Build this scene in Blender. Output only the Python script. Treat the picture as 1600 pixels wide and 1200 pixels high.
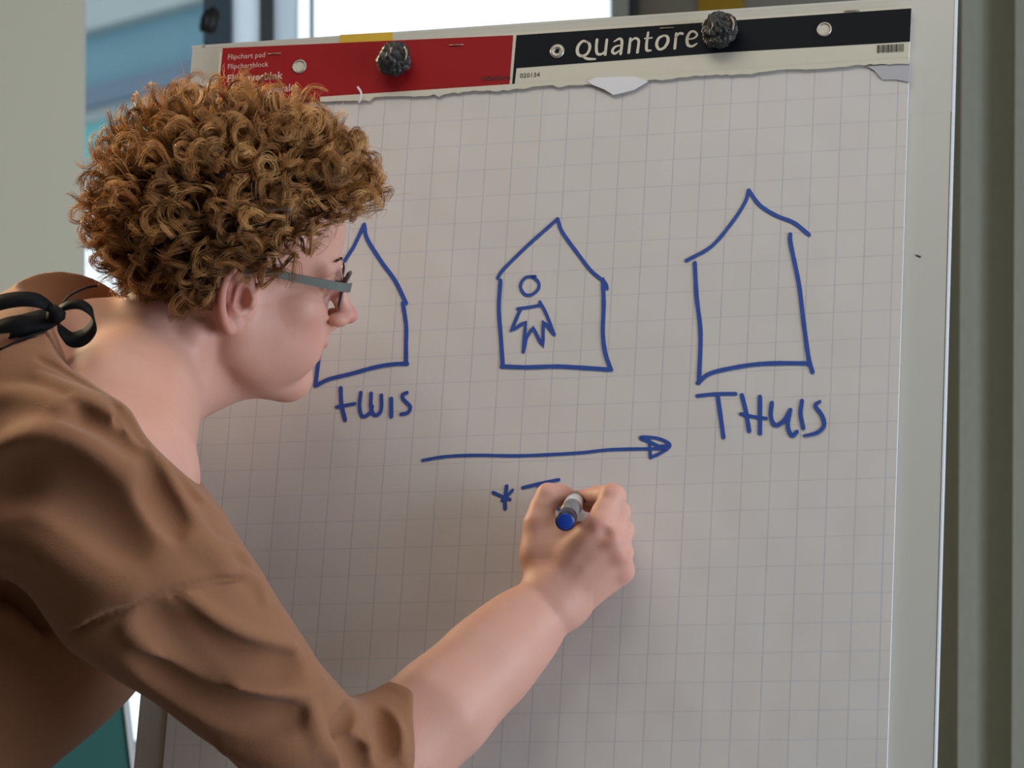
import bpy, math, random
import numpy as np
from mathutils import Vector, Matrix
random.seed(7); rng = np.random.default_rng(7)
for o in list(bpy.data.objects): bpy.data.objects.remove(o)
SC = bpy.context.scene
COL = SC.collection
# ------------------------------------------------------------------ camera
F = 6000.0
PITCH = math.radians(4.0); ROLL = math.radians(0.25)
CP = np.array([0.0, 0.0, 1.12])
_f = np.array([0, math.cos(PITCH), math.sin(PITCH)]); _u0 = np.array([0, -math.sin(PITCH), math.cos(PITCH)]); _r0 = np.array([1., 0, 0])
_r = _r0*math.cos(ROLL) - _u0*math.sin(ROLL); _u = _u0*math.cos(ROLL) + _r0*math.sin(ROLL)
CR = np.stack([_r, _f, _u], 1)            # columns: right, forward, up of the camera
def W(px, py, d):                         # a point seen at this pixel, d metres deep
    return CP + d*(_f + (px-800)/F*_r + (600-py)/F*_u)
cam = bpy.data.cameras.new('camera'); camo = bpy.data.objects.new('camera', cam); COL.objects.link(camo)
cam.sensor_width = 36; cam.lens = F*36/1600; cam.clip_start = 0.05; cam.clip_end = 200
m = Matrix(((_r[0], _u[0], -_f[0], CP[0]), (_r[1], _u[1], -_f[1], CP[1]), (_r[2], _u[2], -_f[2], CP[2]), (0, 0, 0, 1)))
camo.matrix_world = m; SC.camera = camo
cam.dof.use_dof = True; cam.dof.focus_distance = 3.36; cam.dof.aperture_fstop = 11
# ------------------------------------------------------------------ light
SC.view_settings.view_transform = 'Standard'; SC.view_settings.look = 'None'
SC.view_settings.exposure = 0.0; SC.view_settings.gamma = 1.0; SC.view_settings.use_curve_mapping = False
wd = bpy.data.worlds.new('sky'); SC.world = wd; wd.use_nodes = True
bg = wd.node_tree.nodes['Background']; bg.inputs['Color'].default_value = (0.86, 0.94, 1.0, 1); bg.inputs['Strength'].default_value = 1.5
def area(name, loc, target, sx, sy, power, col):
    l = bpy.data.lights.new(name, 'AREA'); l.shape = 'RECTANGLE'; l.size = sx; l.size_y = sy; l.energy = power; l.color = col
    o = bpy.data.objects.new(name, l); COL.objects.link(o); o.location = loc
    o.rotation_euler = (Vector(target)-Vector(loc)).to_track_quat('-Z', 'Y').to_euler(); return o
area('ceiling_light', (-0.25, 2.75, 2.7), (-0.1, 2.95, 0.0), 1.3, 0.7, 10, (1.0, 0.92, 0.80))
area('ceiling_light', (1.9, 1.7, 2.7), (0.4, 3.4, 1.0), 1.2, 0.8, 9.5, (0.98, 0.97, 1.0))
area('side_light', (2.4, 2.0, 1.1), (0.1, 3.3, 1.0), 1.8, 1.5, 82, (0.76, 0.87, 1.0))  # cool daylight of an unseen window on the right
area('side_light', (-1.7, 4.4, 2.3), (-0.55, 3.2, 1.45), 0.9, 0.9, 17, (1.0, 0.82, 0.50)).data.spread = math.radians(75)  # warm back light added inside the room, aimed at her hair and back

# ------------------------------------------------------------------ helpers
def lin(c):
    return tuple((v/255/12.92 if v/255 <= 0.04045 else ((v/255+0.055)/1.055)**2.4) for v in c)
def mat(name, col, rough=0.6, metal=0.0, spec=0.5, noise=None, bump=None, coat=0):
    """procedural material: optional noise=(scale, amount) colour mottling, bump=(scale, strength)"""
    m = bpy.data.materials.new(name); m.use_nodes = True; nt = m.node_tree; b = nt.nodes['Principled BSDF']
    b.inputs['Base Color'].default_value = (*col, 1); b.inputs['Roughness'].default_value = rough
    b.inputs['Metallic'].default_value = metal; b.inputs['Specular IOR Level'].default_value = spec
    if coat: b.inputs['Coat Weight'].default_value = coat
    tc = nt.nodes.new('ShaderNodeTexCoord')
    sc, am = noise or (6, 0.06)
    n = nt.nodes.new('ShaderNodeTexNoise'); n.inputs['Scale'].default_value = sc; n.inputs['Detail'].default_value = 4
    nt.links.new(tc.outputs['Object'], n.inputs['Vector'])
    mx = nt.nodes.new('ShaderNodeMix'); mx.data_type = 'RGBA'
    mx.inputs[6].default_value = (*[c*(1-am) for c in col], 1); mx.inputs[7].default_value = (*[min(1, c*(1+am)) for c in col], 1)
    nt.links.new(n.outputs['Fac'], mx.inputs[0]); nt.links.new(mx.outputs[2], b.inputs['Base Color'])
    if bump:
        n2 = nt.nodes.new('ShaderNodeTexNoise'); n2.inputs['Scale'].default_value = bump[0]; n2.inputs['Detail'].default_value = 3
        nt.links.new(tc.outputs['Object'], n2.inputs['Vector'])
        bp = nt.nodes.new('ShaderNodeBump'); bp.inputs['Strength'].default_value = bump[1]; bp.inputs['Distance'].default_value = 0.002
        nt.links.new(n2.outputs['Fac'], bp.inputs['Height']); nt.links.new(bp.outputs['Normal'], b.inputs['Normal'])
    return m
def raw_mesh(name, V, Fc, smooth=False):
    V = np.asarray(V, dtype=np.float32).reshape(-1, 3)
    me = bpy.data.meshes.new(name)
    if isinstance(Fc, np.ndarray):
        k = Fc.shape[1]; n = len(Fc)
        me.vertices.add(len(V)); me.vertices.foreach_set('co', V.ravel())
        me.loops.add(n*k); me.loops.foreach_set('vertex_index', Fc.astype(np.int32).ravel())
        me.polygons.add(n); me.polygons.foreach_set('loop_start', np.arange(0, n*k, k, dtype=np.int32))
        me.update(calc_edges=True)
    else:
        me.from_pydata([tuple(map(float, v)) for v in V], [], [tuple(f) for f in Fc]); me.update()
    if smooth: me.polygons.foreach_set('use_smooth', np.ones(len(me.polygons), dtype=bool))
    return me
def empty(name, loc, label=None, cat=None, group=None):
    o = bpy.data.objects.new(name, None); COL.objects.link(o); o.location = [float(v) for v in loc]; o.empty_display_size = 0.05
    tag(o, label, cat, group); return o
def tag(o, label=None, cat=None, group=None, kind=None):
    if label: o['label'] = label
    if cat: o['category'] = cat
    if group: o['group'] = group
    if kind: o['kind'] = kind
    return o
ABS = {}
def obj(name, V, Fc, m, parent=None, smooth=False, loc=None):
    """V in world coordinates; the object's origin is its parent's origin (or loc)"""
    V = np.asarray(V, dtype=np.float64).reshape(-1, 3)
    base = np.array(ABS.get(parent.name) if parent else (loc if loc is not None else (0, 0, 0)), dtype=float)
    me = raw_mesh(name, V-base, Fc, smooth); me.materials.append(m)
    o = bpy.data.objects.new(name, me); COL.objects.link(o)
    if parent: o.parent = parent
    else: o.location = base
    ABS[o.name] = base
    return o
def root(name, loc, label, cat, group=None):
    o = empty(name, loc, label, cat, group); ABS[o.name] = np.array(loc, dtype=float); return o
class MB:
    def __init__(s): s.V = []; s.F = []
    def add(s, V, Fc):
        n = len(s.V); s.V += [np.asarray(v, dtype=float) for v in V]; s.F += [tuple(i+n for i in f) for f in Fc]
    def box(s, c, sx, sy, sz, A=None):
        A = np.eye(3) if A is None else A
        V = [np.array(c)+A@np.array([x*sx/2, y*sy/2, z*sz/2]) for x in (-1, 1) for y in (-1, 1) for z in (-1, 1)]
        s.add(V, [(0, 1, 3, 2), (4, 6, 7, 5), (0, 4, 5, 1), (2, 3, 7, 6), (0, 2, 6, 4), (1, 5, 7, 3)])
    def bbox(s, x0, x1, y0, y1, z0, z1): s.box(((x0+x1)/2, (y0+y1)/2, (z0+z1)/2), x1-x0, y1-y0, z1-z0)
    def rbox(s, c, sx, sy, sz, r, A=None, n=3):     # box with its long z edges rounded in x/y
        A = np.eye(3) if A is None else A
        out = []
        for q, (ax, ay) in enumerate(((1, 1), (-1, 1), (-1, -1), (1, -1))):
            for k in range(n+1):
                t = math.pi/2*(q+k/n); out.append((ax*(sx/2-r)+r*math.cos(t), ay*(sy/2-r)+r*math.sin(t)))
        N = len(out); V = [np.array(c)+A@np.array([x, y, z]) for z in (-sz/2, sz/2) for x, y in out]
        s.add(V, [tuple(range(N))[::-1], tuple(range(N, 2*N))]+[(i, (i+1) % N, N+(i+1) % N, N+i) for i in range(N)])
    def tube(s, P, R, n=12, caps=True):
        P = [np.array(p, dtype=float) for p in P]; R = R if hasattr(R, '__len__') else [R]*len(P)
        T = [(P[min(i+1, len(P)-1)]-P[max(i-1, 0)]) for i in range(len(P))]; T = [t/(np.linalg.norm(t)+1e-12) for t in T]
        a = np.cross(T[0], [0, 0, 1]); a = a if np.linalg.norm(a) > .1 else np.cross(T[0], [1, 0, 0]); a /= np.linalg.norm(a)
        V = []
        for p, t, r in zip(P, T, R):
            a = a-t*(a@t); a /= np.linalg.norm(a)+1e-12; b = np.cross(t, a)
            V += [p+r*(math.cos(2*math.pi*k/n)*a+math.sin(2*math.pi*k/n)*b) for k in range(n)]
        Fc = [(i*n+k, i*n+(k+1) % n, (i+1)*n+(k+1) % n, (i+1)*n+k) for i in range(len(P)-1) for k in range(n)]
        if caps: Fc += [tuple(range(n))[::-1], tuple(range((len(P)-1)*n, len(P)*n))]
        s.add(V, Fc)
    def build(s, name, m, parent=None, smooth=False, loc=None): return obj(name, s.V, s.F, m, parent, smooth, loc)
def smooth_path(P, n=6):                  # Catmull-Rom
    P = [np.array(p, dtype=float) for p in P]
    if len(P) < 3: return [P[0]+(P[-1]-P[0])*t for t in np.linspace(0, 1, n+1)]
    Q = [2*P[0]-P[1]]+P+[2*P[-1]-P[-2]]; out = []
    for i in range(1, len(Q)-2):
        for k in range(n):
            t = k/n; a, b, c, d = Q[i-1:i+3]
            out.append(.5*((2*b)+(-a+c)*t+(2*a-5*b+4*c-d)*t*t+(-a+3*b-3*c+d)*t**3))
    out.append(P[-1]); return out

# ------------------------------------------------------------------ materials
M = {}
M['wall'] = mat('wall_paint', lin((176, 174, 166)), .85, noise=(3, .03), bump=(300, .1))
M['wallL'] = mat('pier_paint', lin((222, 221, 204)), .85, noise=(3, .03), bump=(300, .1))
M['ceil'] = mat('ceiling_paint', lin((200, 198, 192)), .9)
M['floor'] = mat('floor_vinyl', lin((120, 108, 92)), .45, noise=(20, .15))
M['frame'] = mat('window_frame_white', lin((205, 212, 216)), .4)
M['frame_dark'] = mat('window_gasket', lin((70, 80, 90)), .5)
M['board'] = mat('board_laminate', lin((192, 191, 184)), .35, noise=(8, .02))
M['edge'] = mat('board_edge_metal', lin((225, 230, 236)), .35)
M['leg'] = mat('easel_leg_metal', lin((150, 152, 152)), .35, metal=.7)
M['red'] = mat('label_red', lin((150, 26, 32)), .6, spec=.15, noise=(4, .05))
M['black'] = mat('label_black', lin((20, 23, 30)), .6, spec=.12, noise=(5, .1))
M['cream'] = mat('label_cream', lin((203, 199, 184)), .6, noise=(5, .02))
M['white'] = mat('paper_scrap', lin((222, 222, 228)), .8)
M['grey_txt'] = mat('print_pale', lin((205, 180, 172)), .6)
M['dark_txt'] = mat('print_dark', lin((50, 22, 26)), .6)
M['bar_txt'] = mat('print_bar', lin((60, 58, 58)), .6)
M['ink'] = mat('blue_ink', lin((30, 72, 158)), .55, noise=(90, .22))
M['knob'] = mat('black_crumpled_plastic', (0.012, 0.013, 0.015), .5, noise=(40, .4))
M['staple'] = mat('staple_steel', lin((150, 135, 120)), .4, metal=.6)
M['ring'] = mat('eyelet_steel', lin((170, 168, 158)), .35, metal=.5)
M['yellow'] = mat('yellow_card', lin((206, 168, 40)), .6)
M['curtain'] = mat('curtain_cloth', lin((140, 140, 126)), .9, noise=(60, .08), bump=(500, .15))
M['teal_dark'] = mat('teal_panel', lin((52, 112, 108)), .6)
M['steel_blue'] = mat('facade_blue', lin((78, 118, 132)), .6)
M['facade_dark'] = mat('facade_dark_band', lin((68, 86, 104)), .6)
M['facade_pale'] = mat('facade_pale', lin((138, 146, 146)), .7)
M['facade_turq'] = mat('facade_turquoise', lin((76, 146, 148)), .6)

def glass_mat(name, tint, gl=.06):
    m = bpy.data.materials.new(name); m.use_nodes = True; nt = m.node_tree; nt.nodes.clear()
    o = nt.nodes.new('ShaderNodeOutputMaterial'); t = nt.nodes.new('ShaderNodeBsdfTransparent'); g = nt.nodes.new('ShaderNodeBsdfGlossy'); mx = nt.nodes.new('ShaderNodeMixShader')
    fr = nt.nodes.new('ShaderNodeFresnel'); fr.inputs['IOR'].default_value = 1.45
    t.inputs['Color'].default_value = (*tint, 1); g.inputs['Roughness'].default_value = gl
    nt.links.new(fr.outputs[0], mx.inputs[0]); nt.links.new(t.outputs[0], mx.inputs[1]); nt.links.new(g.outputs[0], mx.inputs[2]); nt.links.new(mx.outputs[0], o.inputs[0]); return m
M['glass'] = glass_mat('window_glass', (.93, .97, .98)); M['lens'] = glass_mat('spectacle_lens', (.93, .92, .95), .02)
M['milk'] = mat('frosted', (.8, .85, .9), .6)
def translucent(name, col, f):
    m = mat(name, col, .7); nt = m.node_tree; t = nt.nodes.new('ShaderNodeBsdfTranslucent'); t.inputs['Color'].default_value = (*col, 1); mx = nt.nodes.new('ShaderNodeMixShader'); mx.inputs[0].default_value = f
    nt.links.new(nt.nodes['Principled BSDF'].outputs[0], mx.inputs[1]); nt.links.new(t.outputs[0], mx.inputs[2]); nt.links.new(mx.outputs[0], nt.nodes['Material Output'].inputs['Surface']); return m
M['translucent'] = translucent('translucent_frame_white', lin((240, 246, 250)), .92)  # see-through white, so outside light stands for the frames' lit faces

# ------------------------------------------------------------------ the room
def struct(name, mb, m, parent=None):
    o = mb.build(name, m, parent)
    if not parent: o['kind'] = 'structure'
    return o
XL, XR, YF, YB, H = -2.5, 2.6, -1.6, 5.35, 2.8
b = MB(); b.bbox(XL-.1, XR+.1, YF-.1, YB+.15, -.1, 0); struct('floor', b, M['floor'])
b = MB(); b.bbox(XL-.1, XR+.1, YF-.1, YB+.15, H, H+.1); struct('ceiling', b, M['ceil'])
b = MB(); b.bbox(XR, XR+.1, YF, YB, 0, H); struct('wall_right', b, M['wall'])
b = MB(); b.bbox(XL-.1, XL, YF, YB, 0, H); struct('wall_left', b, M['wall'])
b = MB(); b.bbox(XL, XR, YF-.1, YF, 0, H); struct('wall_front', b, M['wall'])
# window wall: the window runs from the left pier to pixel ~985
def bx(px, d): return W(px, 300, d)[0]
def bz(py, d): return W(600, py, d)[2]
xw0, xw1 = bx(20, YB), bx(1000, YB); zs, zt = bz(1158, YB), 2.45
b = MB(); b.bbox(XL, xw0, YB, YB+.12, 0, H); b.bbox(xw1, XR, YB, YB+.12, 0, H); b.bbox(xw0, xw1, YB, YB+.12, 0, zs); b.bbox(xw0, xw1, YB, YB+.12, zt, H)
struct('wall_back', b, M['wall'])
b = MB(); b.bbox(XL, bx(125, 4.7), 4.7, 4.73, 0, H); p = struct('wall_pier', b, M['wallL'])
b = MB(); b.bbox(xw0, xw1, YB-.02, YB-.005, 0, zs-.02); struct('trim_1', b, M['teal_dark'])
# window frames: each a part of the window
wr = empty('window_1', (xw0, YB, zs)); ABS[wr.name] = np.array([xw0, YB, zs]); wr['kind'] = 'structure'
def vbar(name, p0, p1, m, y0=YB-.03, y1=YB+.05):
    q = MB(); q.bbox(bx(p0, YB), bx(p1, YB), y0, y1, zs, zt); return q.build(name, m, wr)
vbar('frame_glow_strip', 362, 404, M['translucent'], YB-.003, YB+.003); vbar('gasket', 404, 426, M['frame_dark'], YB-.01, YB+.03); vbar('frame_glow_strip', 426, 464, M['translucent'], YB-.003, YB+.003)  # the pale strips are window frames, made translucent to glow from behind
vbar('glazing_bead', 483, 488, M['frame_dark'], YB-.01, YB+.01); vbar('window_frame', 957, 984, M['frame'], YB-.04, YB+.03); vbar('gasket', 984, 1000, M['frame_dark'], YB-.02, YB+.03)
vbar('window_frame', 318, 361, M['facade_dark'], YB-.04, YB+.03)
q = MB(); q.bbox(xw0, xw1, YB-.04, YB+.1, zs-.025, zs); q.build('window_sill', M['frame'], wr)
q = MB(); q.bbox(xw0, xw1, YB-.03, YB+.05, zt-.04, zt); q.build('window_head', M['frame'], wr)
q = MB(); q.bbox(xw0, bx(330, YB), YB+.02, YB+.026, zs, zt-.04); q.build('pane', M['glass'], wr)
q = MB(); q.bbox(bx(440, YB), bx(960, YB), YB+.02, YB+.026, zs, zt-.04); q.build('pane', M['glass'], wr)
# blind cord with a dark tassel by the window
c0 = W(325, -260, 5.2)
tr = root('blind_cord', W(325, 60, 5.2), 'dark tassel hanging on a thin cord in front of the blue window', 'blind cord')
q = MB(); q.tube([W(322, -420, 5.2), W(322, 20, 5.2)], .0012, 6); q.build('cord', M['frame_dark'], tr)
q = MB(); q.tube([W(330, 12, 5.2), W(334, 20, 5.2), W(330, 34, 5.2), W(324, 46, 5.2), W(322, 53, 5.2)], [.005, .010, .013, .013, .006], 9)
q.tube([W(324, 16, 5.19), W(322, 30, 5.19), W(317, 50, 5.19)], [.004, .008, .005], 8); q.build('tassel', M['knob'], tr, True)
# the building across the street (bands receding to the left)
def fac(x0, d0, x1, d1):
    a = W(x0, 1020, d0); c = W(x1, 1020, d1); return a, c
A0, A1 = fac(60, 10.2, 350, 9.42)
drn = A1-A0; drn[2] = 0; L = np.linalg.norm(drn); drn /= L; nrm = np.array([-drn[1], drn[0], 0]);
br = root('office_building', (A0+A1)/2*np.array([1, 1, 0]), 'blue panelled building with horizontal bands seen through the left window', 'building')
RA = np.stack([drn, nrm, [0, 0, 1]], 1)
def band(name, za, zb, off, m, ext=0.0):
    q = MB(); mid = (A0+A1)/2
    q.box((mid[0]+nrm[0]*(off+.04), mid[1]+nrm[1]*(off+.04), (za+zb)/2), L+.0+ext, .08, zb-za, RA); return q.build(name, m, br)
def hz(py): return CP[2] + (W(133, py, 10.0)[2]-CP[2])
band('parapet', hz(36), hz(-260), .0, M['facade_pale']); band('wall_panel', hz(129), hz(36), .05, M['steel_blue'])
band('sill_band', hz(158), hz(129), .0, M['facade_dark']); band('sill_strip', hz(176), hz(158), .04, M['facade_pale']); band('window_band', hz(262), hz(176), .06, M['facade_turq'])
# yellow notice on the back wall above the board
q = MB(); A = W(1094, -30, YB-.008); B = W(1166, 12, YB-.008); q.bbox(A[0], B[0], YB-.008, YB-.0005, B[2], A[2]+.02)
tag(q.build('wall_notice', M['yellow'], None, loc=(A[0], YB-.004, B[2])), 'yellow card on the back wall just above the board', 'notice')
# teal panel leaning by the window (lower left)
tp = root('leaning_panel', W(60, 2495, 4.55), 'dark teal panel with a pale edge seen beneath her arm', 'panel')
def quad(pts, d, th):
    V = [W(x, y, d) for x, y in pts]+[W(x, y, d+th) for x, y in pts]
    return V, [(0, 1, 2, 3), (7, 6, 5, 4), (0, 4, 5, 1), (1, 5, 6, 2), (2, 6, 7, 3), (3, 7, 4, 0)]
q = MB(); q.add(*quad([(-200, 900), (170, 900), (206, 1210), (-200, 1210)], 4.55, .02)); q.add(*quad([(-200, 1210), (206, 1210), (330, 2495), (-200, 2495)], 4.55, .02)); q.build('sheet', M['teal_dark'], tp)
q = MB(); q.add(*quad([(170, 900), (178, 900), (216, 1210), (206, 1210)], 4.545, .03)); q.add(*quad([(206, 1210), (216, 1210), (340, 2495), (330, 2495)], 4.545, .03)); q.build('edge_strip', M['milk'], tp)
# curtain
def curtain(name, px0, px1, d, label, amp, cyc, ph, slant=-22):
    nu, nv = 700, 16; V = []; zt_ = 2.6; zb_ = .05
    for j in range(nv+1):
        z = zb_+(zt_-zb_)*j/nv
        for i in range(nu+1):
            u = i/nu; x0 = bx(px0, d); x1 = bx(px1, d); x = x0+(x1-x0)*u
            z0 = bz(600, d); x += (z-z0)*(-slant/1200)
            ww = ((px0+(px1-px0)*u-1581)/84) % 1.0; y = d-.02+amp*ww*(1-ww**3)+.002*math.sin(5*z+9*u)
            V.append((x, y, z))
    n = nu+1; Fc = [(j*n+i, j*n+i+1, (j+1)*n+i+1, (j+1)*n+i) for j in range(nv) for i in range(nu)]
    N = len(V); V += [(x, y+.004, z) for x, y, z in V]; Fc += [tuple(k+N for k in f)[::-1] for f in Fc]
    o = obj(name, V, Fc, M['curtain'], None, True, loc=(bx(px0, d), d, 0)); tag(o, label, 'curtain'); return o
curtain('curtain', 1462, 2150, 4.35, 'grey green floor-length curtain with vertical folds right of the easel', .095, 6.5, .6)

# ------------------------------------------------------------------ the board plane (measured from the printed grid)
def rod(r):
    t = np.linalg.norm(r)+1e-12; k = r/t; K = np.array([[0, -k[2], k[1]], [k[2], 0, -k[0]], [-k[1], k[0], 0]])
    return np.eye(3)+np.sin(t)*K+(1-np.cos(t))*K@K
BR = CR@rod(np.array([-0.3231, 0.0125, -0.3086])); BT = CP+CR@np.array([-0.0679, 3.4748, 0.236])
def B(x, z, off=0.0): return BT+BR@np.array([x, -off, z])         # off: towards the room
def P2B(px, py, off=0.0):                                         # pixel ray meets the plane
    dr = W(px, py, 1.0)-CP; n = BR[:, 1]; o = BT-n*off
    t = (o-CP)@n/(dr@n); q = BR.T@(CP+t*dr-BT); return q[0], q[2]
def bdepth(px, py):
    x, z = P2B(px, py); return (B(x, z)-CP)@_f
zTop = P2B(900, 33)[1]; xL = -.2360; xR = P2B(1485, 300)[0]; zBot = zTop-1.08
PT = .004                                                         # pad thickness in front of the board
print('board', xL, xR, zTop, 'depths', bdepth(300, 300), bdepth(900, 850), bdepth(1400, 800))
eb = B((xL+xR)/2, zBot); eb = np.array([eb[0], eb[1]+.25, 0.0])
easel = root('flipchart_easel', eb, 'tall cream flipchart easel board behind the squared paper pad', 'easel')
q = MB(); q.box(B((xL+xR)/2, (zTop+zBot)/2, -.0035), xR-xL-.003, .007, zTop-zBot-.003, BR); q.build('board_panel', M['board'], easel)
q = MB(); q.box(B((-.2477+xR)/2, zTop-.055, -.0035), xR+.2477-.002, .0072, .11, BR); q.build('clamp_bar', M['board'], easel)
q = MB(); q.box(B(xR, (zTop+zBot)/2, -.0035), .0014, .0076, zTop-zBot+.004, BR); q.build('edge_strip', M['edge'], easel)
q = MB(); q.box(B(xL, (zTop+zBot)/2, -.0035), .004, .0074, zTop-zBot+.004, BR); q.build('edge_strip', M['board'], easel)
q = MB(); q.box(B((-.2477+xR)/2, zTop, -.0035), xR+.2477, .0074, .003, BR); q.build('top_strip', M['board'], easel)
q = MB(); q.box(B((xL+xR)/2, zBot-.01, .02), xR-xL-.04, .07, .012, BR); q.box(B((xL+xR)/2, zBot+.004, .052), xR-xL-.04, .006, .03, BR); q.build('pen_tray', M['edge'], easel)
for s in (0, 1):
    x = xL+.06 if s == 0 else xR-.06; a = B(x, zTop-.35, -.022); c = B(x, zBot+.0, -.022); dd = (c-a)/np.linalg.norm(c-a); e = a+dd*(a[2]/-dd[2])
    e[2] = 0; q = MB(); q.tube([a, e], .014, 12); q.build('leg', M['leg'], easel, True)
a = B((xL+xR)/2, zTop-.3, -.04); q = MB(); q.tube([a, np.array([a[0]+.28, a[1]+.62, 0])], .014, 12); q.build('leg', M['leg'], easel, True)
q = MB(); q.box(B((xL+xR)/2, zTop-.33, -.022), xR-xL-.1, .03, .04, BR); q.build('crossbar', M['leg'], easel)

def poly_px(q, pts, off, off0=None):       # flat printed polygon given by its pixel corners
    b2 = [P2B(x, y, off) for x, y in pts]; n = len(b2)
    if off0 is None: q.add([B(x, z, off) for x, z in b2], [tuple(range(n))]); return
    q.add([B(x, z, off) for x, z in b2]+[B(x, z, off0) for x, z in b2], [tuple(range(n)), tuple(range(n, 2*n))[::-1]]+[(i, i+n, (i+1) % n+n, (i+1) % n) for i in range(n)])
def ribbon(q, pts, wd_, off, n=6, smooth=True, taper=False, jit=0.0):     # ink stroke along pixel points, width in pixels (or list)
    ws = wd_ if hasattr(wd_, '__len__') else [wd_]*len(pts)
    P = [np.array([x, y, w]) for (x, y), w in zip(pts, ws)]
    P = smooth_path(P, n) if smooth else P
    if not smooth:
        R = []
        for a, c in zip(P[:-1], P[1:]): R += [a+(c-a)*t for t in np.linspace(0, 1, 5)[:-1]]
        P = R+[P[-1]]
    C = []
    for x, y, w in P: bxx, bzz = P2B(x, y, off); C.append(np.array([bxx, bzz, w/1740/2*(1+jit*random.uniform(-1, 1))]))
    Lf, Rt = [], []
    for i, c in enumerate(C):
        t = C[min(i+1, len(C)-1)][:2]-C[max(i-1, 0)][:2]; t = t/(np.linalg.norm(t)+1e-12); nn = np.array([-t[1], t[0]])
        Lf.append(c[:2]+nn*c[2]); Rt.append(c[:2]-nn*c[2])
    def cap(c, t, sgn):
        nn = np.array([-t[1], t[0]]); return [c[:2]+c[2]*(nn*math.cos(a)+t*sgn*math.sin(a)) for a in (math.pi/4, math.pi/2, 3*math.pi/4)]
    t0 = C[1][:2]-C[0][:2]; t0 /= np.linalg.norm(t0)+1e-12; t1 = C[-1][:2]-C[-2][:2]; t1 /= np.linalg.norm(t1)+1e-12
    V = [B(v[0], v[1], off) for pr in zip(Lf, Rt) for v in pr]
    Fc = [(2*i, 2*i+1, 2*i+3, 2*i+2) for i in range(len(C)-1)]
    k = len(V); V += [B(v[0], v[1], off) for v in cap(C[0], t0, -1)]+[B(v[0], v[1], off) for v in cap(C[-1], t1, 1)]
    Fc += [(0, k, k+1, k+2, 1), (2*len(C)-2, 2*len(C)-1, k+5, k+4, k+3)]
    q.add(V, Fc)
# ------------------------------------------------------------------ the pad
pad = root('flipchart_pad', B(.11, zTop-.02), 'squared paper flipchart pad covered in blue marker drawings of houses', 'flipchart pad')
pL = -.2090; pR = P2B(1420, 155)[0]; hT = P2B(900, 49)[1]; hB = P2B(850, 134)[1]
print('pad', pL, pR, hT, hB, P2B(349, 75), P2B(1423, 13), P2B(262, 1140))
def paper_mat():
    m = bpy.data.materials.new('squared_paper'); m.use_nodes = True; nt = m.node_tree; bs = nt.nodes['Principled BSDF']
    uv = nt.nodes.new('ShaderNodeUVMap'); uv.uv_map = 'grid'; sp = nt.nodes.new('ShaderNodeSeparateXYZ'); nt.links.new(uv.outputs[0], sp.inputs[0])
    def mth(op, a, c=None):
        n = nt.nodes.new('ShaderNodeMath'); n.operation = op
        for i, v in enumerate((a, c)):
            if v is None: continue
            if isinstance(v, (int, float)): n.inputs[i].default_value = v
            else: nt.links.new(v, n.inputs[i])
        return n.outputs[0]
    def line(s, w):
        f = mth('FRACT', mth('ADD', s, 100.5)); d = mth('ABSOLUTE', mth('SUBTRACT', f, .5)); return mth('SUBTRACT', 1.0, mth('SMOOTH_MIN' if 0 else 'MINIMUM', mth('DIVIDE', d, w), 1.0))
    lv = mth('MULTIPLY', line(sp.outputs[0], .032), .36); lh = mth('MULTIPLY', line(sp.outputs[1], .036), .19)
    ns = nt.nodes.new('ShaderNodeTexNoise'); ns.inputs['Scale'].default_value = 1.1; nt.links.new(uv.outputs[0], ns.inputs['Vector'])
    ln = mth('MULTIPLY', mth('MAXIMUM', lv, lh), mth('ADD', .45, ns.outputs['Fac']))
    n2 = nt.nodes.new('ShaderNodeTexNoise'); n2.inputs['Scale'].default_value = .35; nt.links.new(uv.outputs[0], n2.inputs['Vector'])
    base = nt.nodes.new('ShaderNodeMix'); base.data_type = 'RGBA'; base.inputs[6].default_value = (*lin((204, 200, 197)), 1); base.inputs[7].default_value = (*lin((212, 207, 204)), 1)
    nt.links.new(n2.outputs['Fac'], base.inputs[0])
    mx = nt.nodes.new('ShaderNodeMix'); mx.data_type = 'RGBA'; mx.inputs[7].default_value = (*lin((92, 108, 150)), 1)
    nt.links.new(ln, mx.inputs[0]); nt.links.new(base.outputs[2], mx.inputs[6]); nt.links.new(mx.outputs[2], bs.inputs['Base Color'])
    bs.inputs['Roughness'].default_value = .75; bs.inputs['Specular IOR Level'].default_value = .25
    n3 = nt.nodes.new('ShaderNodeTexNoise'); n3.inputs['Scale'].default_value = .33; n3.inputs['Detail'].default_value = 1.5; nt.links.new(uv.outputs[0], n3.inputs['Vector'])
    bp = nt.nodes.new('ShaderNodeBump'); bp.inputs['Strength'].default_value = .2; bp.inputs['Distance'].default_value = .012
    nt.links.new(n3.outputs['Fac'], bp.inputs['Height']); nt.links.new(bp.outputs['Normal'], bs.inputs['Normal'])
    return m
M['paper'] = paper_mat()
sb = zBot+.03
nu, nv = 60, 90; V = []; UV = []
for j in range(nv+1):
    for i in range(nu+1):
        x = pL+(pR-pL)*i/nu; z = sb+(hT-.004-sb)*j/nv
        V.append(B(x, z, PT)); UV.append((x/.025, z/.025))
n = nu+1; Fc = [(j*n+i, j*n+i+1, (j+1)*n+i+1, (j+1)*n+i) for j in range(nv) for i in range(nu)]
N = len(V)
rim = [i for i in range(n)]+[j*n+nu for j in range(1, nv+1)]+[nv*n+i for i in range(nu-1, -1, -1)]+[j*n for j in range(nv-1, 0, -1)]
base_v = []
for r_ in rim:
    x, z = UV[r_][0]*.025, UV[r_][1]*.025; base_v.append(B(x, z, .0005)); UV.append(UV[r_])
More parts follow.
